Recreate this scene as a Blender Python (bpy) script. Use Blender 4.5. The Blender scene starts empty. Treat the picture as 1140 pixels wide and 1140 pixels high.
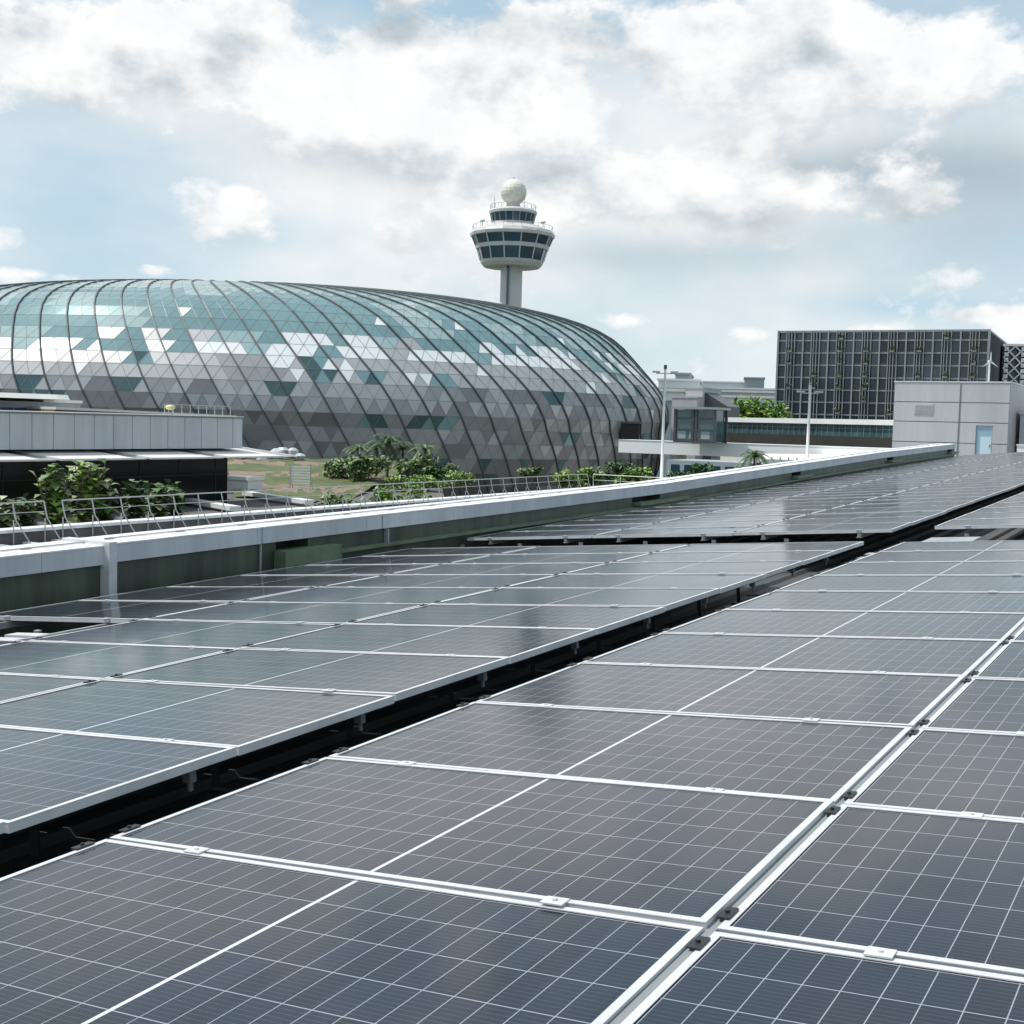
import bpy, math, random
from math import radians as R, sin, cos, tan, atan, atan2, pi, sqrt, degrees
from mathutils import Vector as V, Matrix
random.seed(7)
S = bpy.context.scene
COL = S.collection
# ---------------------------------------------------------------- camera, world, sun, exposure
F = 1390.0
roll = atan(0.027); pit = atan(100 / F)
ce, se = cos(roll), sin(roll)
_right = V((ce, se, 0)); _dn0 = V((-se, ce, 0))
_fw = _dn0 * (-sin(pit)) + V((0, 0, cos(pit)))
_dn = _dn0 * cos(pit) + V((0, 0, sin(pit)))
W = Matrix((_right, _fw, -_dn))                       # photo frame (x right, y down, z in) -> world
cam_d = bpy.data.cameras.new('camera'); cam = bpy.data.objects.new('camera', cam_d); COL.objects.link(cam)
cam_d.sensor_width = 36; cam_d.lens = F / 1140 * 36; cam_d.clip_start = 0.05; cam_d.clip_end = 6000
_bx = W @ V((1, 0, 0)); _by = W @ V((0, -1, 0)); _bz = W @ V((0, 0, -1))
cam.matrix_world = Matrix(((_bx.x, _by.x, _bz.x, 0), (_bx.y, _by.y, _bz.y, 0), (_bx.z, _by.z, _bz.z, 0), (0, 0, 0, 1)))
S.camera = cam
GZ = -24.0

def ray(px, py):
    r = W @ V(((px - 570) / F, (py - 570) / F, 1)); return r / r.y
def at(px, py, Y): return ray(px, py) * Y
def dirv(az, el=0.0): return V((sin(R(az)) * cos(R(el)), cos(R(az)) * cos(R(el)), sin(R(el))))
def hit(px, py, P0, az):
    n = V((cos(R(az)), -sin(R(az)), 0)); r = ray(px, py)
    return r * ((P0.dot(n)) / r.dot(n))

SUN_AZ, SUN_EL = -88.0, 62.0
sd = bpy.data.lights.new('sun', 'SUN'); sd.energy = 3.6; sd.angle = R(0.6); sd.color = (1, 0.95, 0.88)
so = bpy.data.objects.new('sun', sd); COL.objects.link(so)
so.rotation_euler = (-dirv(SUN_AZ, SUN_EL)).to_track_quat('-Z', 'Y').to_euler()

world = bpy.data.worlds.new('World'); S.world = world; world.use_nodes = True
nt = world.node_tree; nt.nodes.clear(); NN = nt.nodes.new; LK = nt.links.new
def wm(op, a, b=None, c=None, clamp=False):
    n = NN('ShaderNodeMath'); n.operation = op; n.use_clamp = clamp
    for i, v in enumerate((a, b, c)):
        if v is None: continue
        if isinstance(v, (int, float)): n.inputs[i].default_value = v
        else: LK(v, n.inputs[i])
    return n.outputs[0]
tc = NN('ShaderNodeTexCoord'); sep = NN('ShaderNodeSeparateXYZ'); LK(tc.outputs['Generated'], sep.inputs[0])
AZ = wm('ARCTAN2', sep.outputs[0], sep.outputs[1]); EL = wm('ARCSINE', sep.outputs[2])
sky = NN('ShaderNodeTexSky'); sky.sky_type = 'NISHITA'; sky.sun_disc = False
sky.sun_elevation = R(SUN_EL); sky.sun_rotation = R(SUN_AZ); sky.air_density = 1.0; sky.dust_density = 1.2; sky.ozone_density = 2.0
def wnoise(scale, zs, detail, rough, off, dist=0.0):
    mp = NN('ShaderNodeMapping'); mp.inputs['Scale'].default_value = (1, 1, zs); mp.inputs['Location'].default_value = off
    LK(tc.outputs['Generated'], mp.inputs[0])
    n = NN('ShaderNodeTexNoise'); n.inputs['Scale'].default_value = scale; n.inputs['Detail'].default_value = detail
    n.inputs['Roughness'].default_value = rough; n.inputs['Distortion'].default_value = dist
    LK(mp.outputs[0], n.inputs['Vector']); return n.outputs['Fac']
nA = wnoise(3.2, 1.9, 7, 0.52, (3.1, 1.7, 0.0), 0.1)
nB = wnoise(7.5, 1.5, 14, 0.62, (0.4, 4.1, 0.3), 0.0)
nC = wnoise(7.5, 1.5, 4, 0.55, (0.4, 4.1, 0.345), 0.0)
nD = wnoise(19, 1.4, 8, 0.62, (1.1, 5.7, 0.0), 0.2)
# cloud banks and clear patches of that day's sky, as (azimuth, elevation) of their centres
def blob(px, py, sx, sy, amp):
    d = ray(px, py).normalized(); a0 = atan2(d.x, d.y); e0 = math.asin(d.z)
    da = wm('DIVIDE', wm('SUBTRACT', AZ, a0), sx / F); de = wm('DIVIDE', wm('SUBTRACT', EL, e0), sy / F)
    q = wm('ADD', wm('MULTIPLY', da, da), wm('MULTIPLY', de, de))
    return wm('MULTIPLY', wm('EXPONENT', wm('MULTIPLY', q, -1.0)), amp)
def total(lst):
    t = None
    for b in lst:
        o = blob(*b); t = o if t is None else wm('ADD', t, o)
    return t
# high soft layer: veil and grey undersides
veil = total([(560, 180, 420, 110, .34), (1000, 170, 260, 200, .34), (60, 80, 130, 60, .22), (700, 330, 260, 60, .22), (250, 150, 130, 60, .2), (480, 300, 160, 50, .16),
              (40, 230, 140, 70, -.16), (140, 190, 100, 30, -.06), (180, 10, 60, 26, -.2), (490, 4, 60, 24, -.34), (1010, 342, 100, 14, -.34), (790, 400, 90, 20, -.1), (330, 262, 60, 20, -.14), (645, 34, 40, 24, -.16)])
grey = total([(430, 178, 170, 32, .30), (400, 130, 90, 26, .10), (560, 150, 80, 40, .18), (730, 286, 130, 24, .34), (900, 190, 240, 26, .20), (1060, 185, 170, 44, .36), (1110, 255, 110, 60, .36), (900, 270, 120, 40, .14), (640, 220, 60, 60, .08),
              (620, 22, 90, 18, .16), (800, 24, 90, 14, .20), (860, 196, 70, 18, .14), (70, 128, 80, 16, .14), (250, 268, 50, 10, .18), (940, 330, 200, 16, .10)])
# low crisp cumulus with sunlit tops
cum = total([(60, 60, 110, 60, .34), (10, 30, 50, 30, .1), (330, 90, 120, 72, .36), (280, 20, 50, 36, .3), (430, 50, 50, 50, .34), (540, 90, 110, 52, .36), (590, 30, 40, 20, .3),
             (250, 240, 60, 34, .34), (270, 216, 24, 10, .14), (170, 302, 22, 9, .36), (10, 255, 30, 22, .26), (40, 306, 60, 8, .2),
             (820, 165, 74, 20, .30), (780, 178, 40, 16, .16), (895, 214, 20, 14, .30), (860, 70, 160, 54, .30), (1060, 60, 130, 60, .24), (700, 60, 120, 50, .16), (760, 225, 150, 44, .24), (1000, 130, 140, 30, .10), (620, 160, 60, 30, .2), (660, 215, 120, 24, .22),
             (600, 235, 80, 28, .22), (440, 270, 30, 22, .24), (700, 355, 44, 12, .34), (845, 370, 40, 14, .34), (960, 366, 40, 8, .2), (1115, 350, 46, 7, .38), (1020, 230, 40, 26, .16), (440, 310, 40, 10, .2)])
dA = wm('MULTIPLY', wm('ADD', wm('MULTIPLY_ADD', wm('SUBTRACT', nA, .5), 1.7, .10), veil), 1.75, clamp=True)
dB = wm('MULTIPLY', wm('SUBTRACT', wm('ADD', wm('MULTIPLY', wm('SUBTRACT', nB, .5), 1.5), cum), .105), 7.5, clamp=True)
dB = wm('MULTIPLY', dB, wm('MULTIPLY_ADD', nD, .7, .60, clamp=True))
litB = wm('MULTIPLY', wm('SUBTRACT', nB, nC), 2.3)
bA = wm('SUBTRACT', wm('ADD', .885, wm('MULTIPLY', wm('SUBTRACT', nA, .5), .5)), wm('MULTIPLY', grey, .90))
bA = wm('ADD', bA, wm('MULTIPLY', wm('SUBTRACT', nD, .5), .22))
bB = wm('SUBTRACT', wm('ADD', wm('ADD', .925, litB), wm('MULTIPLY', wm('SUBTRACT', nD, .5), .30)), wm('MULTIPLY', grey, .75))
def ramp(v):
    rmp = NN('ShaderNodeValToRGB'); LK(wm('MULTIPLY', v, 1.0, clamp=True), rmp.inputs[0])
    e = rmp.color_ramp.elements; e[0].position = 0.2; e[0].color = (.36, .43, .49, 1); e[1].position = 1.0; e[1].color = (.985, .985, .985, 1)
    for p_, c_ in ((.45, (.50, .56, .605)), (.65, (.68, .725, .76)), (.82, (.86, .875, .885))):
        k_ = e.new(p_); k_.color = (*c_, 1)
    sc_ = NN('ShaderNodeVectorMath'); sc_.operation = 'SCALE'; LK(rmp.outputs[0], sc_.inputs[0]); sc_.inputs['Scale'].default_value = SKYK; return sc_.outputs[0]
SKYK = 9.55
def wmix(f, a, b):
    m_ = NN('ShaderNodeMix'); m_.data_type = 'RGBA'
    if isinstance(f, float): m_.inputs[0].default_value = f
    else: LK(f, m_.inputs[0])
    for i_, v_ in ((6, a), (7, b)):
        if isinstance(v_, tuple): m_.inputs[i_].default_value = v_
        else: LK(v_, m_.inputs[i_])
    return m_.outputs[2]
# pale tropical blue: thin high haze laid over the clear sky, thicker towards the horizon
hazef = wm('MULTIPLY_ADD', wm('EXPONENT', wm('MULTIPLY', wm('MAXIMUM', EL, 0.0), -6.0)), .25, .62, clamp=True)
base = wmix(hazef, sky.outputs[0], (5.1, 7.0, 8.1, 1))
base = wmix(wm('MULTIPLY', dA, .93), base, ramp(bA))
base = wmix(wm('MULTIPLY', wm('EXPONENT', wm('MULTIPLY', wm('MAXIMUM', EL, 0.0), -16.0)), .5), base, (8.3, 8.75, 9.0, 1))
skyc = wmix(dB, base, ramp(bB))
bg = NN('ShaderNodeBackground'); bg.inputs[1].default_value = 0.095; LK(skyc, bg.inputs[0])
wo = NN('ShaderNodeOutputWorld'); LK(bg.outputs[0], wo.inputs[0])
S.view_settings.view_transform = 'Standard'; S.view_settings.look = 'None'; S.view_settings.exposure = 0.18; S.view_settings.gamma = 1.0
S.render.engine = 'CYCLES'

# ---------------------------------------------------------------- materials
M = {}
def mat(name, col, rough=.6, metal=0.0, noise=None, amt=.25, bump=0.0, bscale=30, spec=.5, streak=None, coord='Object'):
    m = bpy.data.materials.new(name); m.use_nodes = True; t = m.node_tree; b = t.nodes['Principled BSDF']
    b.inputs['Roughness'].default_value = rough; b.inputs['Metallic'].default_value = metal
    b.inputs['Specular IOR Level'].default_value = spec
    b.inputs['Base Color'].default_value = (*col, 1)
    if noise or streak or bump:
        tcn = t.nodes.new('ShaderNodeTexCoord')
        if noise or streak:
            mp = t.nodes.new('ShaderNodeMapping'); t.links.new(tcn.outputs[coord], mp.inputs[0])
            if streak: mp.inputs['Scale'].default_value = (1, 1, .12)
            n = t.nodes.new('ShaderNodeTexNoise'); n.inputs['Scale'].default_value = noise or streak; n.inputs['Detail'].default_value = 6; n.inputs['Roughness'].default_value = .65
            t.links.new(mp.outputs[0], n.inputs['Vector'])
            r = t.nodes.new('ShaderNodeMapRange'); r.inputs[1].default_value = .3; r.inputs[2].default_value = .7
            r.inputs[3].default_value = 1 - amt; r.inputs[4].default_value = 1 + amt * .6
            t.links.new(n.outputs['Fac'], r.inputs[0])
            mu = t.nodes.new('ShaderNodeVectorMath'); mu.operation = 'SCALE'; mu.inputs[0].default_value = col
            t.links.new(r.outputs[0], mu.inputs['Scale']); t.links.new(mu.outputs[0], b.inputs['Base Color'])
        if bump:
            n = t.nodes.new('ShaderNodeTexNoise'); n.inputs['Scale'].default_value = bscale; n.inputs['Detail'].default_value = 5
            t.links.new(tcn.outputs['Object'], n.inputs['Vector'])
            bp = t.nodes.new('ShaderNodeBump'); bp.inputs['Strength'].default_value = bump; bp.inputs['Distance'].default_value = .05
            t.links.new(n.outputs['Fac'], bp.inputs['Height']); t.links.new(bp.outputs[0], b.inputs['Normal'])
    M[name] = m; return m
mat('alu', (.64, .65, .66), .45, .15, noise=5, amt=.16)
mat('galv', (.45, .47, .48), .45, .5, noise=4, amt=.25)
mat('dark_steel', (.035, .037, .04), .6, .3)
mat('galv_dull', (.16, .17, .18), .6, .5, noise=4, amt=.25)
mat('black_plastic', (.02, .02, .022), .5)
mat('seal', (.22, .24, .25), .6)
mat('shaded_deck', (.10, .105, .11), .6, .2, noise=1.2, amt=.25)  # light metal darkened: the shade under the panels is put into the colour
mat('coping', (.60, .63, .665), .42, .1, streak=2.2, amt=.20, bump=.06, bscale=1.2)
mat('coping_top', (.76, .77, .78), .5, 0, noise=2.2, amt=.25)
mat('green_wall', (.068, .090, .062), .45, 0, streak=2.6, amt=.6, bump=.1, bscale=4)
mat('green_light', (.15, .20, .125), .5, 0, noise=3, amt=.3)
mat('dark', (.012, .013, .014), .6)
mat('concrete', (.42, .41, .40), .8, 0, noise=.8, amt=.25, bump=.15)
mat('dark_concrete', (.13, .12, .115), .85, 0, noise=.9, amt=.35, bump=.2)
mat('white_paint', (.78, .79, .78), .5, 0, noise=.5, amt=.08)
mat('bridge_white', (.85, .855, .86), .5)
mat('off_white', (.74, .74, .68), .55, 0, noise=.4, amt=.1)
mat('pink_white', (.70, .665, .645), .6, 0, noise=.6, amt=.1)
mat('clad_grey', (.47, .49, .52), .45, .1, streak=.9, amt=.16)
mat('box_grey', (.47, .465, .48), .6, 0, streak=.7, amt=.14)
mat('joint', (.16, .16, .17), .7)
mat('blackglass', (.004, .007, .008), .12, 0, spec=.22)
mat('tealglass', (.05, .105, .115), .08, .0, noise=.35, amt=.5, spec=.8)
mat('blueglass', (.03, .065, .095), .08, .2, spec=.8)
mat('brown', (.035, .032, .029), .7, 0, noise=.5, amt=.3)
mat('rail', (.48, .49, .48), .45, .3)
mat('grass', (.095, .12, .045), .9, 0, noise=.35, amt=.5, bump=.5, bscale=6)
mat('soil', (.24, .17, .125), .95, 0, noise=.6, amt=.4)
mat('ground', (.11, .12, .09), .9, 0, noise=.03, amt=.4)
mat('leaf', (.10, .19, .045), .5, 0, noise=1.2, amt=.5)
mat('leaf_bright', (.21, .33, .055), .5, 0, noise=1.2, amt=.4)
mat('leaf_dark', (.045, .105, .035), .5, 0, noise=1.0, amt=.5)
mat('leaf_pale', (.27, .34, .16), .5, 0, noise=1.5, amt=.4)
mat('leaf_olive', (.13, .17, .06), .6, 0, noise=1, amt=.4)
mat('trunk', (.12, .09, .07), .9, 0, noise=3, amt=.4)
mat('hotel_dark', (.085, .095, .105), .35, .3, noise=.06, amt=.4)
mat('hotel_glass', (.075, .09, .11), .14, .35, noise=.05, amt=.5, spec=.7)
mat('hotel_metal', (.34, .36, .37), .45, .4)
mat('hotel_side', (.115, .145, .15), .5, .2, noise=.2, amt=.15)
mat('far_white', (.76, .77, .78), .6, 0, noise=.02, amt=.1)
mat('far_grey', (.33, .37, .40), .6)
mat('far_cream', (.62, .58, .50), .7)
mat('tower_white', (.54, .54, .535), .55, 0, noise=.3, amt=.12)
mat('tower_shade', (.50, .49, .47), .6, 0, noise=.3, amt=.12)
mat('radome', (.70, .68, .60), .6, 0, noise=1.1, amt=.14)
mat('door_blue', (.28, .42, .52), .35, .1)
mat('door_pale', (.52, .66, .72), .4)
mat('yellow', (.75, .68, .35), .5)
mat('red', (.35, .06, .04), .6)
mat('blue', (.05, .12, .30), .5)
mat('rib_steel', (.09, .105, .11), .5, .3)
# dome claddings
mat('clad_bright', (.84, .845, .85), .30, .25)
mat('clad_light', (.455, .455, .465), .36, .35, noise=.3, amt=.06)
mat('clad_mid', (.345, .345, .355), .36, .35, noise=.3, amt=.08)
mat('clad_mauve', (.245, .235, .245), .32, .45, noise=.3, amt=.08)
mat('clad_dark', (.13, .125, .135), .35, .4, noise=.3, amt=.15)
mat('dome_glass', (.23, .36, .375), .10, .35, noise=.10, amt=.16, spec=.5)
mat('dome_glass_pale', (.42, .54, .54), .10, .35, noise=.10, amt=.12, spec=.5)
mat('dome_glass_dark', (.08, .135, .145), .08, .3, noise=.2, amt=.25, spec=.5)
mat('mullion', (.20, .235, .245), .5, .2)

# photovoltaic glass: 24 x 6 half cut cells under glass
def pv_material():
    m = bpy.data.materials.new('pv_cells'); m.use_nodes = True; t = m.node_tree; b = t.nodes['Principled BSDF']; N = t.nodes.new; K = t.links.new
    def mm(op, a, b_=None, c=None, clamp=False):
        n = N('ShaderNodeMath'); n.operation = op; n.use_clamp = clamp
        for i, v in enumerate((a, b_, c)):
            if v is None: continue
            if isinstance(v, (int, float)): n.inputs[i].default_value = v
            else: K(v, n.inputs[i])
        return n.outputs[0]
    uv = N('ShaderNodeTexCoord'); sp = N('ShaderNodeSeparateXYZ'); K(uv.outputs['UV'], sp.inputs[0])
    X, Y = sp.outputs[0], sp.outputs[1]                  # metres inside the sheet
    LX, LY, mg, cg = 1.884, 1.005, .004, .011
    hx = (LX - 2 * mg - cg) / 2
    xm = mm('ABSOLUTE', mm('SUBTRACT', X, LX / 2))       # distance from middle
    mid = mm('LESS_THAN', xm, cg / 2)
    cx = mm('DIVIDE', mm('SUBTRACT', xm, cg / 2), hx / 12)
    cy = mm('DIVIDE', mm('SUBTRACT', Y, mg), (LY - 2 * mg) / 6)
    def line(c, size, w):
        f = mm('FRACT', c); d = mm('MULTIPLY', mm('MINIMUM', f, mm('SUBTRACT', 1.0, f)), size)
        return mm('LESS_THAN', d, w / 2)
    l1 = line(cx, hx / 12, .0024); l2 = line(cy, (LY - 2 * mg) / 6, .0034)
    bord = mm('MAXIMUM', mm('GREATER_THAN', xm, LX / 2 - mg), mm('GREATER_THAN', mm('ABSOLUTE', mm('SUBTRACT', Y, LY / 2)), LY / 2 - mg))
    gap = mm('MAXIMUM', l1, l2); strong = mid
    bus = line(mm('MULTIPLY', cy, 9.0), (LY - 2 * mg) / 54, .0011)
    oi = N('ShaderNodeObjectInfo')
    cid = N('ShaderNodeCombineXYZ'); K(mm('FLOOR', mm('MULTIPLY', X, 12 / hx * 1.0)), cid.inputs[0]); K(mm('FLOOR', cy), cid.inputs[1]); K(mm('MULTIPLY', oi.outputs['Random'], 97.0), cid.inputs[2])
    wn = N('ShaderNodeTexWhiteNoise'); K(cid.outputs[0], wn.inputs['Vector'])
    c1 = N('ShaderNodeMix'); c1.data_type = 'RGBA'; K(oi.outputs['Random'], c1.inputs[0])
    c1.inputs[6].default_value = (.008, .013, .026, 1); c1.inputs[7].default_value = (.013, .016, .026, 1)
    sc = N('ShaderNodeVectorMath'); sc.operation = 'SCALE'; K(c1.outputs[2], sc.inputs[0]); K(mm('MULTIPLY_ADD', wn.outputs['Value'], .55, .72), sc.inputs['Scale'])
    c2 = N('ShaderNodeMix'); c2.data_type = 'RGBA'; K(mm('MULTIPLY', bus, .35), c2.inputs[0]); K(sc.outputs[0], c2.inputs[6]); c2.inputs[7].default_value = (.20, .21, .23, 1)
    c3 = N('ShaderNodeMix'); c3.data_type = 'RGBA'; K(gap, c3.inputs[0]); K(c2.outputs[2], c3.inputs[6]); c3.inputs[7].default_value = (.30, .32, .36, 1)
    c3b = N('ShaderNodeMix'); c3b.data_type = 'RGBA'; K(strong, c3b.inputs[0]); K(c3.outputs[2], c3b.inputs[6]); c3b.inputs[7].default_value = (.62, .64, .67, 1)
    # a thin film of dust
    ns = N('ShaderNodeTexNoise'); ns.inputs['Scale'].default_value = 2.3; ns.inputs['Detail'].default_value = 7; ns.inputs['Roughness'].default_value = .7
    geo = N('ShaderNodeNewGeometry'); K(geo.outputs['Position'], ns.inputs['Vector'])
    dust = mm('MULTIPLY', mm('SUBTRACT', ns.outputs['Fac'], .35, clamp=True), .06)
    c4 = N('ShaderNodeMix'); c4.data_type = 'RGBA'; K(dust, c4.inputs[0]); K(c3b.outputs[2], c4.inputs[6]); c4.inputs[7].default_value = (.25, .27, .30, 1)
    vo = N('ShaderNodeTexVoronoi'); vo.inputs['Scale'].default_value = 2.6; K(geo.outputs['Position'], vo.inputs['Vector'])
    vs = N('ShaderNodeSeparateXYZ'); K(vo.outputs['Color'], vs.inputs[0])
    spot = mm('MULTIPLY', mm('LESS_THAN', mm('ADD', vo.outputs['Distance'], mm('MULTIPLY', ns.outputs['Fac'], .05)), mm('MULTIPLY', vs.outputs[0], .075)), mm('LESS_THAN', vs.outputs[1], .4))
    c5 = N('ShaderNodeMix'); c5.data_type = 'RGBA'; K(mm('MULTIPLY', spot, .7), c5.inputs[0]); K(c4.outputs[2], c5.inputs[6]); c5.inputs[7].default_value = (.5, .49, .45, 1)
    K(c5.outputs[2], b.inputs['Base Color'])
    b.inputs['IOR'].default_value = 1.45; K(mm('MULTIPLY_ADD', ns.outputs['Fac'], .14, .06), b.inputs['Roughness'])
    b.inputs['Specular IOR Level'].default_value = .5
    M['pv'] = m
pv_material()

# ---------------------------------------------------------------- mesh helpers
class MB:
    def __init__(s): s.v = []; s.f = []; s.m = []; s.uv = None
    def quad(s, a, b, c, d, mi=0):
        n = len(s.v); s.v += [tuple(a), tuple(b), tuple(c), tuple(d)]; s.f.append((n, n + 1, n + 2, n + 3)); s.m.append(mi)
    def tri(s, a, b, c, mi=0):
        n = len(s.v); s.v += [tuple(a), tuple(b), tuple(c)]; s.f.append((n, n + 1, n + 2)); s.m.append(mi)
    def hexa(s, P, mi=0):            # P: 4 bottom (ccw), 4 top
        n = len(s.v); s.v += [tuple(p) for p in P]
        for f in ((3, 2, 1, 0), (4, 5, 6, 7), (0, 1, 5, 4), (1, 2, 6, 5), (2, 3, 7, 6), (3, 0, 4, 7)):
            s.f.append(tuple(n + i for i in f)); s.m.append(mi)
    def box(s, a, b, mi=0):
        x0, y0, z0 = a; x1, y1, z1 = b
        s.hexa([(x0, y0, z0), (x1, y0, z0), (x1, y1, z0), (x0, y1, z0), (x0, y0, z1), (x1, y0, z1), (x1, y1, z1), (x0, y1, z1)], mi)
    def bar(s, a, b, w, h=None, mi=0, up=V((0, 0, 1))):
        a = V(a); b = V(b); h = h or w; d = (b - a).normalized()
        if abs(d.dot(up)) > .98: up = V((1, 0, 0))
        x = d.cross(up).normalized() * (w / 2); y = x.cross(d).normalized() * (h / 2)
        s.hexa([a - x - y, a + x - y, a + x + y, a - x + y, b - x - y, b + x - y, b + x + y, b - x + y], mi)
    def cyl(s, a, b, r0, r1=None, n=12, mi=0, caps=True):
        a = V(a); b = V(b); r1 = r0 if r1 is None else r1; d = (b - a).normalized()
        up = V((0, 0, 1)) if abs(d.z) < .98 else V((1, 0, 0)); x = d.cross(up).normalized(); y = x.cross(d)
        k = len(s.v)
        for p, r in ((a, r0), (b, r1)):
            for i in range(n): s.v.append(tuple(p + (x * cos(2 * pi * i / n) + y * sin(2 * pi * i / n)) * r))
        for i in range(n):
            j = (i + 1) % n; s.f.append((k + i, k + j, k + n + j, k + n + i)); s.m.append(mi)
        if caps:
            s.f.append(tuple(k + i for i in range(n))); s.m.append(mi); s.f.append(tuple(k + n + i for i in range(n))[::-1]); s.m.append(mi)
    def lathe(s, c, prof, n=16, mi=0, ph=0.0):
        k = len(s.v)
        for r, z in prof:
            for i in range(n): s.v.append((c[0] + r * cos(2 * pi * i / n + ph), c[1] + r * sin(2 * pi * i / n + ph), c[2] + z))
        for q in range(len(prof) - 1):
            for i in range(n):
                j = (i + 1) % n; s.f.append((k + q * n + i, k + q * n + j, k + (q + 1) * n + j, k + (q + 1) * n + i)); s.m.append(mi)
    def build(s, name, mats, parent=None, smooth=False):
        me = bpy.data.meshes.new(name); me.from_pydata(s.v, [], s.f)
        if isinstance(mats, str): mats = [mats]
        for q in mats: me.materials.append(M[q])
        me.polygons.foreach_set('material_index', s.m)
        if smooth: me.polygons.foreach_set('use_smooth', [True] * len(s.f))
        me.update(); o = bpy.data.objects.new(name, me); COL.objects.link(o)
        if parent: o.parent = parent
        return o
def tag(o, label=None, cat=None, group=None, kind=None):
    if label: o['label'] = label
    if cat: o['category'] = cat
    if group: o['group'] = group
    if kind: o['kind'] = kind
    return o
def thing(name, label, cat, group=None, loc=(0, 0, 0)):
    o = bpy.data.objects.new(name, None); COL.objects.link(o); o.location = loc; return tag(o, label, cat, group)
def sub(b, name, mats, parent, smooth=False):      # world-space mesh under a thing whose empty sits at its base
    return re_base(b.build(name, mats, parent, smooth), parent)
def re_base(o, parent):
    base = V((0, 0, 0)); p = parent
    while p is not None: base += p.location; p = p.parent
    o.data.transform(Matrix.Translation(-base)); return o
class Face:                                  # local frame on a vertical plane: s along az, w towards the viewer's side, z up
    def __init__(s, P0, az):
        s.P = V((P0.x, P0.y, 0)); s.d = dirv(az); s.az = az; n = V((s.d.y, -s.d.x, 0)); s.n = n if n.dot(s.P) < 0 else -n
    def pt(s, a, w, z): return s.P + s.d * a + s.n * w + V((0, 0, z))
    def sz(s, px, py):
        h = hit(px, py, s.P, s.az); return (h - s.P).dot(s.d), h.z
    def box(s, mb, a0, a1, z0, z1, w0, w1, mi=0):
        mb.hexa([s.pt(a0, w1, z0), s.pt(a1, w1, z0), s.pt(a1, w0, z0), s.pt(a0, w0, z0), s.pt(a0, w1, z1), s.pt(a1, w1, z1), s.pt(a1, w0, z1), s.pt(a0, w0, z1)], mi)

ORD = ['first', 'second', 'third', 'fourth', 'fifth', 'sixth', 'seventh', 'eighth', 'ninth', 'tenth', 'eleventh', 'twelfth', 'thirteenth', 'fourteenth', 'fifteenth', 'sixteenth', 'seventeenth', 'eighteenth', 'nineteenth'] 
def ordn(i):
    if i < 19: return ORD[i]
    n = i + 1; t = n // 10; u_ = n % 10
    if u_ == 0: return {2: 'twentieth', 3: 'thirtieth', 4: 'fortieth'}[t]
    return {2: 'twenty', 3: 'thirty', 4: 'forty'}[t] + '-' + ORD[u_ - 1]

# ---------------------------------------------------------------- ground and our own roof
g = MB(); g.quad((-3000, -800, GZ), (3000, -800, GZ), (3000, 5000, GZ), (-3000, 5000, GZ)); tag(g.build('ground', 'ground'), kind='structure')

L = 1.94; P = 1.06; PL = 1.926; PSH = 1.047
U = dirv(119.9, 5.0); VN = dirv(29.85, .88); VF = dirv(29.85, 1.25)
B0 = V((-1.039, 4.783, -1.291)); C0 = V((-1.207, 3.715, -1.294)); D0 = V((4.3996, 14.378, -1.116))
def frame3(u, v):
    n = u.cross(v).normalized(); v2 = n.cross(u); return u, v2, n
NB = frame3(U, VN)[2]
# roof deck: a ribbed metal sheet 0.5 m under the panels
building = thing('terminal_roof', 'ribbed metal roof under the rows of solar panels, with its shade painted dark', 'roof')
shaded_deck = MB()
ndrop = .50
def deckpt(a, s):                               # a along U, s along V from B0
    v = VN if s < 10 else VF
    p = B0 + U * a + VN * min(s, 10) + VF * max(0, s - 10) - NB * ndrop; return p
a = -6.2
while a < 24:
    for s0, s1 in ((-14, 10), (10, 62)):
        for q0, q1, h0, h1 in ((0, .20, 0, 0), (.20, .23, 0, .04), (.23, .27, .04, .04), (.27, .30, .04, 0)):
            z = V((0, 0, 1))
            shaded_deck.quad(deckpt(a + q0, s0) + z * h0, deckpt(a + q1, s0) + z * h1, deckpt(a + q1, s1) + z * h1, deckpt(a + q0, s1) + z * h0)
    a += .30
shaded_deck.build('roof_deck', 'shaded_deck', building)
bod = MB()
PE = [deckpt(-6.9, -14), deckpt(24, -14), deckpt(24, 62), deckpt(-6.9, 62)]
bod.hexa([V((p.x, p.y, GZ)) for p in PE] + [p - V((0, 0, .15)) for p in PE]); bod.build('building_body', 'concrete', building)

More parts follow.
